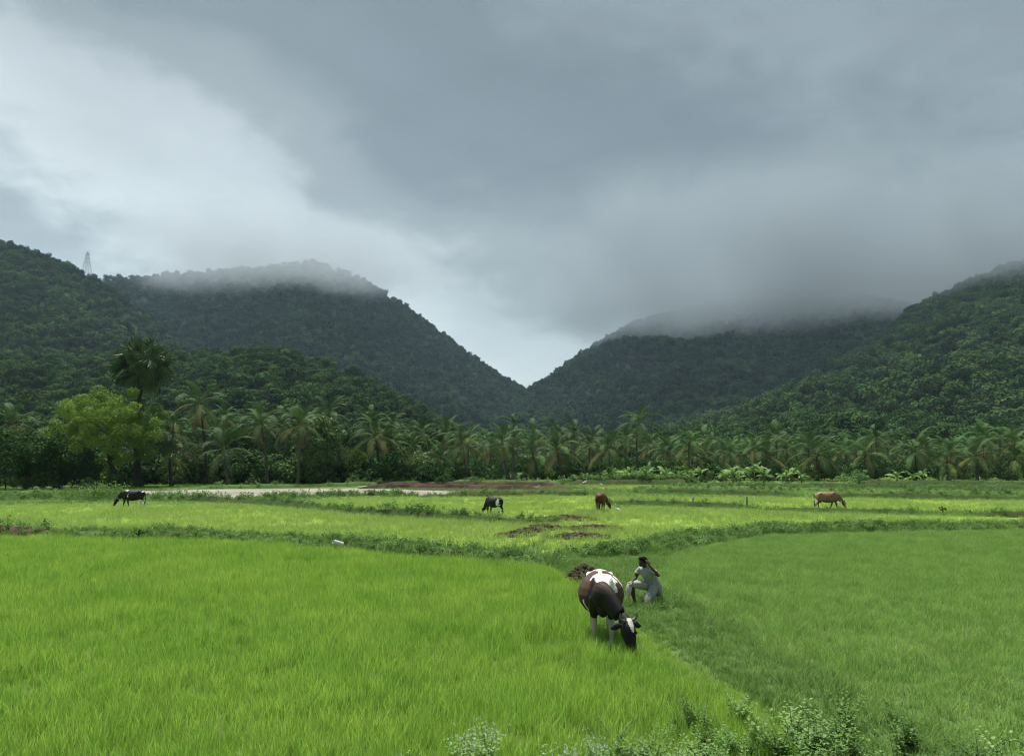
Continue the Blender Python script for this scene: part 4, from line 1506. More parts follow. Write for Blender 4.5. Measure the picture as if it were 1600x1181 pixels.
    loft(tf, [(-0.872, 0.02, 0.47, 0.018, 0.018), (-0.872, 0.02, 0.40, 0.05, 0.042), (-0.868, 0.02, 0.30, 0.042, 0.036), (-0.86, 0.02, 0.18, 0.004, 0.004)], 7, 3, up=(1, 0, 0))
    part('tail_tuft', tf, tail_c).parent = tp
    return root


def heading(loc, toward):
    d = Vector(toward) - Vector(loc)
    return math.atan2(d.y, d.x)


DK = (0.030, 0.018, 0.012)
BR = (0.066, 0.033, 0.020)
WH = (0.72, 0.70, 0.64)
TAN = (0.50, 0.36, 0.25)
BK = (0.008, 0.008, 0.009)


def coat_main(p, n):
    x, y, z = p
    j = n * 0.10
    if x > 0.98:                                   # head: black with a pale blaze on the brow
        if 0 < 1 and blaze_main(p):
            return WH
        return BK
    if z < 0.56 and x > 0.2 and abs(y) < 0.4 and z < 0.52 + j and x < 0.75:
        return (0.36, 0.33, 0.30) if z > 0.07 else (0.08, 0.05, 0.04)
    if z < 0.5 and x < -0.3:
        return (0.40, 0.37, 0.33) if z > 0.07 else (0.06, 0.04, 0.03)
    # saddle over the withers, pointed towards the neck, tan in the middle
    w = 0.25 - 0.30 * abs(x - 0.28) + j * 1.3
    if -0.02 < x < 0.62 + j and abs(y - 0.05) < w and z > 0.95:
        return TAN if (abs(x - 0.16) < 0.10 and abs(y - 0.02) < 0.07) else WH
    if x < 0.1 and abs(y + 0.01 + j * 0.3) < 0.03 + 0.03 * (x < -0.3) and z > 1.0:
        return WH                                   # thin line down the spine
    if x < -0.40 + j * 1.3:
        return WH                                   # rump
    if y > 0.23 and -0.30 + j < x < 0.08 + j * 1.5 and z > 0.3:
        return WH                                   # band over the flank
    if y > 0.28 and 0.02 + j < x < 0.12 + j and z < 0.9:
        return WH
    if y < -0.20 and abs(x - 0.34 - (0.7 - z) * 0.1) < 0.022 and 0.45 < z < 0.80:
        return WH                                   # pale stripe behind the shoulder
    if y < -0.3 and abs(x + 0.22 + j) < 0.02 and 0.7 < z < 0.95:
        return WH
    if x > 0.42 + j:
        return (0.013, 0.010, 0.008) if z < 1.0 else DK
    return BR if z > 0.75 + j else DK


def blaze_main(p):
    q = Vector(p) - Vector(MAIN_NECK[2])
    hd = (Vector(MAIN_NECK[4]) - Vector(MAIN_NECK[2])).normalized()
    sd = hd.cross(Vector((0, 0, 1))).normalized()
    hu = sd.cross(hd)
    t, s, u = q.dot(hd), q.dot(sd), q.dot(hu)
    return -0.08 < t < 0.17 and abs(s + 0.012) < 0.05 - 0.22 * max(0, t - 0.02) and u > 0.03


MAIN_NECK = [(0.76, 0.09, 0.88), (0.99, 0.27, 0.66), (1.12, 0.38, 0.54), (1.25, 0.44, 0.28), (1.32, 0.47, 0.04)]
f = G(940, 1000)
cow('cow', f, heading(f, (0.75, 0, 0)), 1.0, coat_main, 'dark brown and white cow with curved horns grazing towards the camera near the kneeling person', neck=MAIN_NECK,
    legs=(0.16, -0.02, -0.05, 0.05), girth=1.2, voxel=0.017, ear_c=BK, tail_c=WH, horn_len=0.15, head_s=1.15)


def coat_black(p, n):
    x, y, z = p
    j = n * 0.1
    if x < -0.40 and z < 0.56 + j:
        return (0.62, 0.58, 0.48) if z > 0.06 else BK
    if x < -0.66 and z > 1.10 + j * 0.5:
        return WH
    if 0.30 < x < 0.46 and z > 1.14 + j * 0.4:
        return WH
    if abs(x - 0.22 - (0.8 - z) * 0.3 + j) < 0.02 and 0.75 < z < 0.98 and abs(y) > 0.2:
        return WH
    return BK


f = G(207, 793)
cow('cow', f, R(180), 0.89, coat_black, 'black cow with pale hind legs grazing in profile by the sandy field', legs=(0.10, -0.12, 0.03, -0.12), horns=True, horn_len=0.16, ear_c=BK, tail_c=BK)


def coat_calf(p, n):
    x, y, z = p
    j = n * 0.1
    if (x + 0.64 + j * 2.2) ** 2 / 0.016 + (z - 0.86 + j * 1.5) ** 2 / 0.05 < 1 and y > 0.0:
        return WH
    if z < 0.55 + j and x < -0.4 and y > 0 and z > 0.28:
        return WH
    if x > 1.25 and z < 0.2:
        return (0.5, 0.5, 0.48)
    return BK


f = G(772, 804)
cow('cow', f, R(132), 0.80, coat_calf, 'small black calf with a white patch on its rump, head down in the rice', 'calf', neck=[(0.76, 0, 0.78), (0.98, 0, 0.50), (1.08, 0, 0.38), (1.19, 0, 0.22), (1.27, 0, 0.08)],
    legs=(0.02, 0.05, 0.02, -0.05), horns=False, ear_c=BK, tail_c=BK)


def coat_red(p, n):
    x, y, z = p
    c = (0.11, 0.045, 0.022)
    k = 0.75 + 0.5 * n
    if z < 0.42:
        c = (0.045, 0.025, 0.016)
    if x > 1.0:
        c = (0.055, 0.028, 0.018)
    if z > 1.08 and x > -0.5:
        c = (0.17, 0.075, 0.035)
    return tuple(v * k for v in c)


f = G(939, 799)
cow('cow', f, R(76), 0.90, coat_red, 'dark reddish brown cow seen from behind with an egret beside its head', neck=[(0.74, -0.12, 0.84), (0.92, -0.30, 0.60), (1.00, -0.38, 0.46), (1.07, -0.46, 0.28), (1.10, -0.50, 0.10)],
    legs=(0.05, -0.05, 0.0, 0.08), horns=True, horn_len=0.14, ear_c=(0.06, 0.03, 0.02), tail_c=(0.03, 0.015, 0.01), girth=0.95)


def coat_fawn(p, n):
    x, y, z = p
    k = 0.85 + 0.6 * n
    c = (0.27, 0.155, 0.095)
    if z < 0.62:
        c = (0.10, 0.065, 0.045)
    if z < 0.45:
        c = (0.045, 0.034, 0.028)
    if z > 1.12 and x < -0.1:
        c = (0.30, 0.19, 0.13)
    if x > 1.12:
        c = (0.34, 0.27, 0.21) if p.z < 0.45 else (0.16, 0.10, 0.07)
    if x < -0.72:
        c = (0.36, 0.28, 0.20)
    return tuple(v * k for v in c)


f = G(1293, 796)
cow('cow', f, R(-4), 0.86, coat_fawn, 'thin pale brown cow with hip bones showing, grazing in profile along a low bank', neck=[(0.74, 0, 0.88), (0.98, 0, 0.64), (1.10, 0, 0.52), (1.20, 0, 0.32), (1.27, 0, 0.12)],
    legs=(-0.22, 0.16, 0.12, -0.18), horns=True, horn_len=0.22, girth=0.84, hump=0.5, ear_c=(0.16, 0.10, 0.07), tail_c=(0.03, 0.025, 0.02))


# ---- the person: one knee up, the other thigh upright under the cloth, one hand at the side of the head
def finger(b, p, d, curl, ln, r, up):
    p, d, up = Vector(p), Vector(d).normalized(), Vector(up).normalized()
    pts = [p]
    for k in range(3):
        d = (d - up * curl).normalized()
        p = p + d * ln * (0.42, 0.33, 0.25)[k]
        pts.append(p)
    b.tube(pts, [r, r * 0.95, r * 0.85, r * 0.6], 6)


def hand(b, wrist, d, nrm, curl=0.25, s=1.0):
    """palm, four unequal fingers and a thumb from the side of the palm"""
    w, d, nrm = Vector(wrist), Vector(d).normalized(), Vector(nrm).normalized()
    side = d.cross(nrm).normalized()
    c = w + d * 0.05 * s
    loft(b, [(*(w - d * 0.02), 0.026, 0.022), (*(w + d * 0.03 * s), 0.036, 0.018), (*(w + d * 0.075 * s), 0.04, 0.015), (*(w + d * 0.09 * s), 0.036, 0.012)], 8, 2, up=tuple(nrm))
    for k, l_ in enumerate((0.068, 0.078, 0.072, 0.056)):
        finger(b, w + d * 0.085 * s + side * (0.030 - 0.020 * k), d, curl, l_ * s, 0.0092, nrm)
    finger(b, w + d * 0.03 * s + side * 0.034, d * 0.7 + side * 0.7, curl * 0.6, 0.058 * s, 0.0105, nrm)


def person():
    f = G(1013, 944, 0.06)
    hd = math.atan2(-0.62, -0.80)                # faces towards the picture's far side and a little to us
    root = empty('person', f, hd, 1.0)
    root.scale = (1.05, 1.05, 0.88)
    tag(root, 'person in pale shirt and white cloth kneeling on the footpath, one hand at the head', 'person')
    b = MB()
    # torso leaning forward over the knees
    loft(b, [(-0.16, 0, 0.34, 0.13, 0.11), (-0.15, 0, 0.44, 0.155, 0.115), (-0.09, 0, 0.60, 0.135, 0.10), (0.01, 0, 0.80, 0.155, 0.105), (0.06, 0, 0.91, 0.14, 0.085), (0.085, 0, 0.965, 0.06, 0.055)], 14, 4, up=(1, 0, 0))
    # neck and head, bowed forward
    loft(b, [(0.08, 0, 0.94, 0.055, 0.06), (0.105, 0, 1.00, 0.05, 0.054), (0.125, 0, 1.04, 0.052, 0.056)], 10, 3, up=(1, 0, 0))
    hc = Vector((0.16, 0.0, 1.095))
    b.ball(hc + Vector((-0.01, 0, 0.015)), (0.095, 0.077, 0.095), 14, 10)
    b.ball(hc + Vector((0.035, 0, -0.05)), (0.062, 0.056, 0.072), 12, 8)       # jaw
    b.ball(hc + Vector((0.095, 0, -0.028)), (0.022, 0.016, 0.026), 8, 6)        # nose
    b.ball(hc + Vector((0.083, 0, -0.070)), (0.016, 0.024, 0.010), 8, 6)        # mouth
    b.ball(hc + Vector((0.075, 0, 0.012)), (0.02, 0.055, 0.012), 8, 6)          # brow
    for sy in (-1, 1):
        b.ball(hc + Vector((-0.005, 0.078 * sy, -0.02)), (0.02, 0.012, 0.032), 8, 6)
    # near (left) leg: kneeling
    loft(b, [(-0.15, 0.10, 0.42, 0.085, 0.09), (0.0, 0.125, 0.27, 0.078, 0.08), (0.14, 0.14, 0.10, 0.058, 0.06)], 10, 3, up=(1, 0, 0))
    loft(b, [(0.15, 0.14, 0.085, 0.055, 0.055), (0.0, 0.135, 0.07, 0.055, 0.052), (-0.20, 0.12, 0.06, 0.036, 0.036), (-0.28, 0.12, 0.08, 0.034, 0.04), (-0.30, 0.12, 0.04, 0.04, 0.035)], 10, 3)
    loft(b, [(-0.33, 0.12, 0.11, 0.032, 0.03), (-0.30, 0.12, 0.045, 0.04, 0.03), (-0.25, 0.12, 0.018, 0.042, 0.016), (-0.19, 0.12, 0.014, 0.035, 0.010)], 8, 3, up=(0, 1, 0))
    # far (right) leg: knee up, foot flat
    loft(b, [(-0.14, -0.10, 0.42, 0.085, 0.09), (0.12, -0.12, 0.49, 0.078, 0.08), (0.37, -0.12, 0.515, 0.058, 0.06)], 10, 3)
    loft(b, [(0.38, -0.12, 0.52, 0.055, 0.056), (0.355, -0.12, 0.36, 0.052, 0.056), (0.31, -0.12, 0.16, 0.036, 0.04), (0.30, -0.12, 0.07, 0.036, 0.042)], 10, 3, up=(1, 0, 0))
    loft(b, [(0.25, -0.12, 0.035, 0.03, 0.032), (0.32, -0.12, 0.045, 0.038, 0.042), (0.40, -0.12, 0.026, 0.044, 0.024), (0.49, -0.12, 0.014, 0.038, 0.012)], 8, 3)
    for k in range(5):
        b.ball((0.495 - 0.008 * k, -0.098 - 0.016 * k + 0.012, 0.013), (0.018, 0.009, 0.010), 6, 5)
    # near (left) arm: elbow out, hand at the ear
    loft(b, [(0.06, 0.15, 0.90, 0.052, 0.055), (0.02, 0.24, 0.83, 0.043, 0.045), (0.01, 0.31, 0.77, 0.036, 0.038), (0.07, 0.26, 0.88, 0.036, 0.036), (0.125, 0.155, 1.02, 0.026, 0.024)], 10, 4, up=(1, 0, 0))
    hand(b, (0.13, 0.155, 1.03), (0.08, -0.35, 0.75), (0.1, 0.9, 0.2), 0.18)
    # far (right) arm: forearm lying over the raised knee
    loft(b, [(0.06, -0.15, 0.90, 0.052, 0.055), (0.12, -0.20, 0.76, 0.043, 0.045), (0.17, -0.20, 0.66, 0.036, 0.038), (0.29, -0.15, 0.63, 0.034, 0.034), (0.40, -0.09, 0.605, 0.026, 0.022)], 10, 4, up=(0, 1, 0))
    hand(b, (0.405, -0.085, 0.605), (0.8, 0.35, -0.45), (0.2, 0.1, 0.9), 0.3)
    me = fuse(b, 0.0085, 2)
    me.materials.clear()
    me.materials.append(M['skin'])
    body = link('body', me, root)
    e = MB()
    for sy in (-1, 1):
        e = MB()
        e.ball(hc + Vector((0.078, 0.03 * sy, -0.008)), (0.010, 0.013, 0.008), 8, 6)
        e.build('eye', M['black'], root, True)
    h = MB()
    h.ball(hc + Vector((-0.026, 0, 0.034)), (0.106, 0.094, 0.100), 14, 10)
    h.ball(hc + Vector((0.03, 0, 0.085)), (0.068, 0.072, 0.042), 12, 8)
    h.ball(hc + Vector((-0.055, 0, -0.02)), (0.055, 0.07, 0.055), 12, 8)
    me = fuse(h, 0.009, 2)
    me.materials.clear()
    me.materials.append(M['hair'])
    link('hair', me, root)
    s = MB()                                     # shirt with short sleeves, its tail loose over the hips
    loft(s, [(-0.235, 0, 0.20, 0.155, 0.075), (-0.20, 0, 0.34, 0.19, 0.14), (-0.165, 0, 0.46, 0.192, 0.15), (-0.10, 0, 0.62, 0.168, 0.135), (0.0, 0, 0.79, 0.178, 0.135), (0.055, 0, 0.90, 0.165, 0.11), (0.075, 0, 0.945, 0.095, 0.082), (0.088, 0, 0.968, 0.068, 0.062)], 16, 4, up=(1, 0, 0))
    loft(s, [(0.07, 0.12, 0.905, 0.07, 0.07), (0.045, 0.20, 0.87, 0.065, 0.068), (0.03, 0.27, 0.835, 0.066, 0.072)], 10, 3, up=(1, 0, 0))
    loft(s, [(0.07, -0.12, 0.905, 0.07, 0.07), (0.10, -0.175, 0.83, 0.065, 0.068), (0.135, -0.195, 0.76, 0.066, 0.072)], 10, 3, up=(0, 1, 0))
    # folds
    for k in range(9):
        a = k * 0.72
        s.tube([(-0.18 + 0.145 * math.cos(a), 0.17 * math.sin(a), 0.40), (-0.11 + 0.13 * math.cos(a + 0.1), 0.155 * math.sin(a + 0.1), 0.58), (-0.01 + 0.12 * math.cos(a + 0.3), 0.155 * math.sin(a + 0.3), 0.74)], [0.026, 0.02, 0.008], 6)
    me = fuse(s, 0.010, 2)
    me.materials.clear()
    me.materials.append(M['shirt'])
    link('shirt', me, root)
    c = MB()                                     # white cloth: over the raised thigh and hanging round the kneeling one
    loft(c, [(-0.10, 0.09, 0.46, 0.10, 0.10), (0.02, 0.13, 0.34, 0.115, 0.10), (0.13, 0.145, 0.16, 0.11, 0.10), (0.155, 0.15, 0.015, 0.125, 0.085)], 14, 3, up=(1, 0, 0))
    k_ = MB()
    loft(k_, [(-0.12, -0.09, 0.43, 0.115, 0.12), (0.14, -0.115, 0.50, 0.105, 0.11), (0.33, -0.12, 0.53, 0.09, 0.092), (0.42, -0.12, 0.535, 0.07, 0.072)], 12, 3)
    loft(k_, [(0.41, -0.12, 0.57, 0.09, 0.035), (0.455, -0.12, 0.47, 0.09, 0.022), (0.465, -0.13, 0.36, 0.08, 0.018), (0.46, -0.14, 0.26, 0.06, 0.014)], 10, 3, up=(1, 0, 0))
    for k in range(7):                           # hanging folds
        y0 = 0.05 + 0.03 * k
        c.tube([(0.06 + 0.01 * k, y0, 0.38 - 0.012 * k), (0.20, y0 + 0.004, 0.20), (0.235 - 0.004 * abs(k - 3), y0 + 0.006, 0.015)], [0.008, 0.014, 0.02], 6)
    me = fuse(c, 0.010, 2)
    me.materials.clear()
    me.materials.append(M['lungi'])
    link('cloth_wrap', me, root)
    me = fuse(k_, 0.010, 2)
    me.materials.clear()
    me.materials.append(M['white_cloth'])
    link('cloth_over_knee', me, root)


person()


def egret(loc, rz, label, s=1.0):
    root = empty('egret', loc, rz, s)
    tag(root, label, 'egret', 'white egrets in the fields')
    b = MB()
    loft(b, [(-0.26, 0, 0.24, 0.012, 0.008), (-0.16, 0, 0.28, 0.045, 0.04), (-0.02, 0, 0.32, 0.068, 0.075), (0.09, 0, 0.36, 0.045, 0.06), (0.125, 0, 0.44, 0.022, 0.024), (0.095, 0, 0.52, 0.018, 0.018), (0.12, 0, 0.60, 0.018, 0.018), (0.16, 0, 0.625, 0.022, 0.022), (0.20, 0, 0.62, 0.014, 0.012)], 9, 4)
    me = fuse(b, 0.012, 1)
    me.materials.clear()
    me.materials.append(M['white'])
    link('body', me, root)
    b = MB()
    b.tube([(0.19, 0, 0.62), (0.29, 0, 0.605)], [0.012, 0.002], 5)
    b.build('beak', M['beak'], root)
    for sy in (-1, 1):
        b = MB()
        b.tube([(0.0, 0.03 * sy, 0.28), (-0.02, 0.03 * sy, 0.15), (0.01, 0.03 * sy, 0.01), (0.06, 0.03 * sy, 0.0)], [0.012, 0.008, 0.007, 0.005], 5)
        b.build('leg', M['black'], root)


egret(G(965, 803), R(150), 'white egret standing beside the head of the reddish brown cow', 0.85)
egret(G(914, 759.5), R(10), 'white egret standing far off before the dark hedge bank', 1.25)
egret(G(939, 760.5), R(170), 'small white egret crouched in the far grass near the other distant one', 0.8)

# ------------------------------------------------------------------ soil heaps, posts, pipe, tower, near weeds
def soil_heap(loc, w, h, n, label, seed, name='soil_heap', stretch=1.0, rz=0.0):
    """turned earth: a low uneven mound and loose clods"""
    q = random.Random(seed)
    root = empty(name, loc, rz)
    tag(root, label, 'soil heap')
    k = 22
    V, F = [], []
    for i in range(k + 1):
        for j in range(k + 1):
            x, y = (i / k * 2 - 1), (j / k * 2 - 1)
            r = math.hypot(x, y)
            z = max(0.0, 1 - r ** 1.3) * h * (0.55 + 0.9 * float(fbm(x * 4 + seed, y * 4, 3, seed))) - 0.02
            V.append((x * w * stretch * 0.5, y * w * 0.5, z))
    for i in range(k):
        for j in range(k):
            F.append((i * (k + 1) + j, (i + 1) * (k + 1) + j, (i + 1) * (k + 1) + j + 1, i * (k + 1) + j + 1))
    link('mound', mesh_np('mound', V, F, M['soil']), root)
    b = MB()
    for i in range(n):
        a, r = q.uniform(0, 6.28), q.random() ** 0.7
        s = q.uniform(0.03, 0.095)
        zz = max(0.0, 1 - r ** 1.3) * h * 0.9
        b.ball((r * w * stretch * 0.5 * math.cos(a), r * w * 0.5 * math.sin(a), zz + s * 0.3), (s * q.uniform(0.7, 1.4), s * q.uniform(0.7, 1.4), s * q.uniform(0.5, 1.0)), 5, 4)
    c = b.build('clods', M['soil'], root)
    c['kind'] = 'stuff'
    return root


soil_heap(G(911, 906), 1.05, 0.42, 90, 'brown heap of turned earth just behind the brown and white cow', 1)
soil_heap(G(1008, 948), 1.0, 0.05, 60, 'trodden patch of bare earth under the kneeling person', 8)
soil_heap(G(806, 837), 1.5, 0.17, 153, 'near end of the straight streak of dug earth in the yellow rice', 2, 'dug_soil', 1.3, 0.7)
soil_heap(G(851, 826), 2.0, 0.17, 179, 'far end of the straight streak of dug earth in the yellow rice', 3, 'dug_soil', 1.2, 0.4)
soil_heap(G(830, 831), 1.4, 0.17, 89, 'middle of the straight streak of dug earth in the yellow rice', 7, 'dug_soil', 1.3, 0.7)
soil_heap(G(905, 840), 1.9, 0.17, 217, 'near end of the hooked streak of dug earth behind the spoil heap', 4, 'dug_soil', 1.5, 0.1)
soil_heap(G(930, 827), 2.5, 0.17, 230, 'bend of the hooked streak of dug earth below the reddish brown cow', 5, 'dug_soil', 1.1, -0.2)
soil_heap(G(885, 811), 2.3, 0.17, 153, 'far end of the hooked streak of dug earth below the reddish brown cow', 6, 'dug_soil', 1.6, -0.5)


def post(px, py, h, w, mat, label, tilt=0.0):
    root = empty('stone_post', G(px, py))
    tag(root, label, 'post')
    b = MB()
    q = random.Random(px)
    b.tube([(0, 0, -0.1), (0.01, 0, h * 0.3), (tilt * h * 0.6, 0, h * 0.65), (tilt * h, 0, h)], [(w, w * 0.8), (w * 0.95, w * 0.8), (w * 0.9, w * 0.7), (w * 0.8, w * 0.6)], 6)
    b.build('shaft', M[mat], root)
    b = MB()
    for k in range(7):
        b.ball((q.uniform(-0.25, 0.25), q.uniform(-0.2, 0.2), 0.03), (0.1, 0.09, 0.06), 6, 4)
    b.build('footing', M['soil'], root)


post(1083, 789, 0.52, 0.11, 'post_pale', 'pale weathered post standing in the rice, the shorter of the two')
post(1167, 793, 0.68, 0.075, 'post', 'brown wooden post on the low bank, the taller of the two', 0.03)


def pipe():
    a, b_ = G(521, 846, 0.42), G(535, 850, 0.30)
    m = MB()
    d = (b_ - a)
    n = 14
    outer, inner = 0.075, 0.06
    V, F = [], []
    up = Vector((0, 0, 1))
    s = d.normalized().cross(up).normalized()
    u = s.cross(d.normalized())
    for p in (a, b_):
        for r in (outer, inner):
            for k in range(n):
                w = 2 * math.pi * k / n
                V.append(p + s * r * math.cos(w) + u * r * math.sin(w))
    for k in range(n):
        j = (k + 1) % n
        F += [(k, j, 2 * n + j, 2 * n + k), (n + j, n + k, 3 * n + k, 3 * n + j), (j, k, n + k, n + j), (2 * n + k, 2 * n + j, 3 * n + j, 3 * n + k)]
    m.add(V, F)
    tag(m.build('white_pipe', M['white']), 'short white pipe lying aslant on the weedy bank', 'pipe')


pipe()


def pylon():
    y = 1240.0
    f = at(135, 433, y)
    root = empty('lattice_tower', f)
    tag(root, 'faint lattice power tower on the misty ridge', 'tower')
    H = 44.0
    wid = lambda z: 6.2 * (1 - z / H) ** 1.3 * 0.9 + 0.9 * (z < H * 0.9) + 0.25
    c = [(-1, -1), (1, -1), (1, 1), (-1, 1)]
    lv = [0, 9, 17, 24, 30, 35, 39, 42]
    for sx, sy in c:
        b = MB()
        b.tube([(sx * wid(z), sy * wid(z), z) for z in lv], 0.24, 4)
        b.build('leg', M['steel'], root)
    for k in range(len(lv) - 1):
        b = MB()
        z0, z1 = lv[k], lv[k + 1]
        for i in range(4):
            p, q = c[i], c[(i + 1) % 4]
            b.tube([(p[0] * wid(z0), p[1] * wid(z0), z0), (q[0] * wid(z1), q[1] * wid(z1), z1)], 0.13, 3)
            b.tube([(q[0] * wid(z0), q[1] * wid(z0), z0), (p[0] * wid(z1), p[1] * wid(z1), z1)], 0.13, 3)
        b.build('bracing', M['steel'], root)
    for z, w in ((24, 6.5), (31, 5.5), (37, 4.5)):
        b = MB()
        b.tube([(-w, 0, z), (0, 0, z + 1.0), (w, 0, z)], 0.2, 4)
        b.tube([(-w, 0, z), (0, 0, z - 0.2), (w, 0, z)], 0.2, 4)
        b.build('cross_arm', M['steel'], root)


pylon()


# ---- leafy and flowering weeds on the near edge
def weed_mesh(seed, h, w, nst, leaf, mat, lps=26):
    """stems and broad leaves as two meshes"""
    q = random.Random(seed)
    sb, lb = MB(), MB()
    for k in range(nst):
        a = q.uniform(0, 6.28)
        out = w * 0.5 * q.random() ** 0.6
        hh = h * q.uniform(0.6, 1.05)
        P_ = [Vector((out * t ** 1.3 * math.cos(a), out * t ** 1.3 * math.sin(a), hh * (t - 0.12 * t * t))) for t in (0, 0.25, 0.5, 0.75, 1)]
        sb.tube(P_, [0.006, 0.005, 0.0042, 0.003, 0.0015], 4)
        for i in range(lps):
            t = 0.18 + 0.82 * (i + q.random()) / lps
            f = t * 4
            j = min(3, int(f))
            p = P_[j].lerp(P_[j + 1], f - j)
            b = i * 2.4 + q.uniform(-0.5, 0.5)
            d = Vector((math.cos(b), math.sin(b), q.uniform(0.0, 0.7))).normalized()
            s = leaf * q.uniform(0.6, 1.25) * (1.15 - 0.5 * t)
            r_ = d.cross(Vector((0, 0, 1))).normalized()
            u = r_.cross(d)
            st = p + d * s * 0.5
            dn = Vector((0, 0, -0.25 * s))
            lb.add([st, st + d * s * 0.35 + r_ * s * 0.36 + u * 0.1 * s, st + d * s * 0.8 + r_ * s * 0.26 + dn * 0.3, st + d * s * 1.15 + dn, st + d * s * 0.8 - r_ * s * 0.26 + dn * 0.3,
                    st + d * s * 0.35 - r_ * s * 0.36 + u * 0.1 * s], [(0, 1, 2, 3), (0, 3, 4, 5)])
    return sb.mesh('stem', M['weed']), lb.mesh('foliage', M[mat])


def flower_mesh(seed, h, w, nst):
    """fine branched sprays with many tiny white heads"""
    q = random.Random(seed)
    b = MB()
    stems = MB()
    for k in range(nst):
        a = q.uniform(0, 6.28)
        out = w * 0.5 * q.random() ** 0.6
        hh = h * q.uniform(0.7, 1.05)
        top = Vector((out * math.cos(a), out * math.sin(a), hh))
        mid = Vector((top.x * 0.4, top.y * 0.4, hh * 0.55))
        stems.tube([(0, 0, 0), mid, top], [0.005, 0.004, 0.0015], 4)
        for i in range(7):
            t = 0.45 + 0.55 * q.random()
            p = mid.lerp(top, (t - 0.45) / 0.55)
            c = p + Vector((q.gauss(0, 0.055), q.gauss(0, 0.055), q.uniform(0.0, 0.09)))
            stems.tube([p, c], [0.002, 0.001], 3)
            for m in range(3):
                e = c + Vector((q.gauss(0, 0.013), q.gauss(0, 0.013), q.gauss(0, 0.009)))
                s = q.uniform(0.004, 0.0075)
                b.ball(e, (s, s, s * 0.7), 5, 4)
    return stems.mesh('stem', M['weed_pale']), b.mesh('blossoms', M['white'])


def near_weeds():
    q = random.Random(15)
    WM = [weed_mesh(900 + i, 0.60 + 0.07 * (i % 3), 0.85, 6 + i % 3, (0.045, 0.075, 0.06)[i % 3], ('weed', 'weed_pale', 'weed')[i % 3]) for i in range(6)]
    FMs = [flower_mesh(930 + i, 0.7, 0.55, 9) for i in range(3)]

    def put(x, y, me, label, group, s, name='leafy_weed', flower=None, z=0.0, cat='weed'):
        root = empty(name, (x, y, z), q.uniform(0, 6.28), s)
        tag(root, label, cat, group)
        link('stem', me[0], root)
        link('foliage', me[1], root)
        if flower:
            link('stem', flower[0], root)
            link('blossoms', flower[1], root)
        return root

    # the thicket where the footpath meets the camera's bank
    for i in range(46):
        px = q.gauss(1205, 120)
        y = q.uniform(7.9, 10.4)
        put((px - CX) / FPX * y, y, q.choice(WM), 'broad leaved weed in the dark thicket at the near end of the footpath', 'weeds of the footpath thicket', q.uniform(0.5, 0.92))
    for i in range(24):
        px = q.uniform(1450, 1650)
        y = q.uniform(7.7, 8.9)
        put((px - CX) / FPX * y, y, q.choice(WM), 'broad leaved weed in the near corner beyond the footpath thicket', 'weeds of the near corner', q.uniform(0.55, 0.9))
    for i in range(38):
        px = q.uniform(900, 1150)
        y = q.uniform(7.6, 8.9)
        put((px - CX) / FPX * y, y, WM[1] if q.random() < 0.7 else q.choice(WM), 'pale leaved weed on the near edge between the flowering weeds and the thicket', 'pale weeds of the near edge', q.uniform(0.5, 0.8))
    for i in range(22):
        px = q.uniform(1320, 1470)
        y = q.uniform(7.8, 8.5)
        put((px - CX) / FPX * y, y, q.choice(WM), 'small weed between the thicket and the weedy corner', 'small weeds between thicket and corner', q.uniform(0.5, 0.85))
    # flowering weeds
    for i, (px, y, s, lab) in enumerate(((880, 8.3, 1.0, 'densest white flowering weed, directly below the grazing cow'), (925, 8.6, 0.95, 'white flowering weed beside the densest one, towards the thicket'),
                                         (840, 8.0, 0.85, 'low white flowering weed before the densest one'), (725, 8.7, 1.0, 'brownish half dried flowering weed with scattered white heads'),
                                         (765, 8.9, 1.0, 'thin half dried flowering weed taller than its neighbours'), (640, 8.1, 0.85, 'low white flowering weed at the near edge of the tall rice'),
                                         (600, 7.9, 0.8, 'white flowering weed at the outer end of the flowering row'), (560, 8.1, 0.75, 'small leafy flowering weed last in the row'),
                                         (690, 7.9, 0.75, 'short white flowering weed below the half dried one'))):
        f = G(px, 1181)
        put((px - CX) / FPX * y, y, WM[1 if i % 2 else 4], lab, 'flowering weeds on the near edge', s * 0.78, 'flowering_weed', FMs[i % 3])
    for i in range(22):
        px = q.uniform(500, 930)
        y = q.uniform(7.6, 8.1)
        put((px - CX) / FPX * y, y, WM[1] if q.random() < 0.6 else q.choice(WM), 'short leafy weed among the flowering weeds', 'short weeds among the flowers', q.uniform(0.5, 0.85))


near_weeds()

# ------------------------------------------------------------------ air
def box_obj(name, lo, hi, mat, kind, label, cat):
    b = MB()
    lo, hi = Vector(lo), Vector(hi)
    b.box((lo + hi) / 2, (hi - lo) / 2)
    return tag(b.build(name, mat), label, cat, kind=kind)


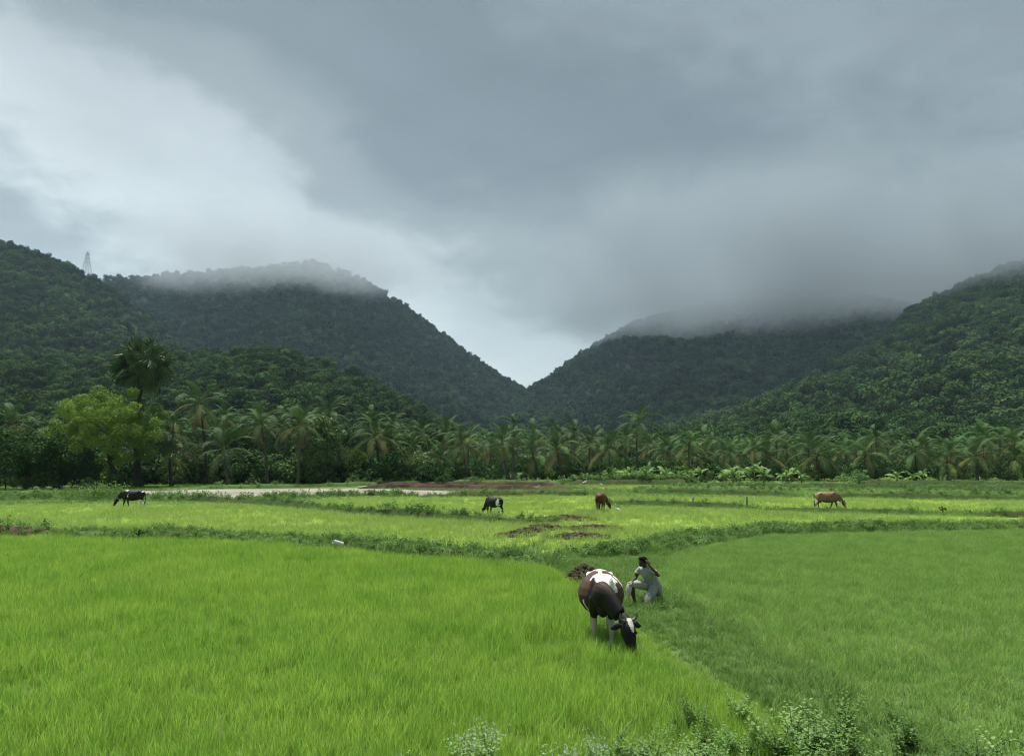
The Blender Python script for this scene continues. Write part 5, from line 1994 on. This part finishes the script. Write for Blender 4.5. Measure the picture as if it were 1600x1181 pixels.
def air():
    m, t, out = newmat('haze')
    v = N(t, 'ShaderNodeVolumePrincipled')
    v.inputs['Color'].default_value = (0.60, 0.82, 1.0, 1)
    v.inputs['Density'].default_value = 0.00008
    v.inputs['Anisotropy'].default_value = 0.2
    L(t, v.outputs[0], out.inputs['Volume'])
    box_obj('haze', (-3000, -320, -8), (3000, 3100, 560), m, 'stuff', 'thin damp air that turns the far mountain slopes bluish', 'haze')


air()


def mist(name, c, h, dens, scale, seed, label, col=(0.54, 0.61, 0.655)):
    m, t, out = newmat(name)
    tc = N(t, 'ShaderNodeTexCoord').outputs['Object']
    ln = N(t, 'ShaderNodeVectorMath', operation='LENGTH')
    nrm = N(t, 'ShaderNodeVectorMath', operation='DIVIDE')
    L(t, tc, nrm.inputs[0])
    nrm.inputs[1].default_value = h
    L(t, nrm.outputs[0], ln.inputs[0])
    add = N(t, 'ShaderNodeVectorMath', operation='ADD')
    L(t, tc, add.inputs[0])
    add.inputs[1].default_value = (seed * 310.0, seed * 91.0, 0)
    n = noisen(t, add.outputs[0], scale, 4, 0.55, 0.4)
    f = mathn(t, 'SUBTRACT', 1.0, ln.outputs['Value'])
    f = mathn(t, 'ADD', f, mathn(t, 'MULTIPLY', mathn(t, 'SUBTRACT', n, 0.5), 1.9))
    f = mathn(t, 'MULTIPLY', f, 1.6, clamp=True)
    # soft towards the skin of the body, whatever the noise does
    edge = mathn(t, 'MULTIPLY', mathn(t, 'SUBTRACT', 1.0, ln.outputs['Value']), 4.0, clamp=True)
    f = mathn(t, 'MULTIPLY', f, edge)
    v = N(t, 'ShaderNodeVolumePrincipled')
    v.inputs['Color'].default_value = (*col, 1)
    L(t, mathn(t, 'MULTIPLY', f, dens), v.inputs['Density'])
    v.inputs['Anisotropy'].default_value = 0.3
    L(t, v.outputs[0], out.inputs['Volume'])
    b = MB()
    b.ball((0, 0, 0), h, 20, 12)
    o = b.build('mist', m)
    o.location = c
    return tag(o, label, 'mist', kind='stuff')


c = at(435, 405, 1150)
mist('mist_a', c, (300, 280, 76), 0.0065, 0.013, 1, 'pale mist clinging to the rounded mountain top beside the pass')
c = at(1420, 438, 1060)
mist('mist_b', c, (740, 560, 100), 0.0085, 0.008, 2, 'thick grey cloud hiding the summits of the broad mountain', (0.42, 0.485, 0.535))
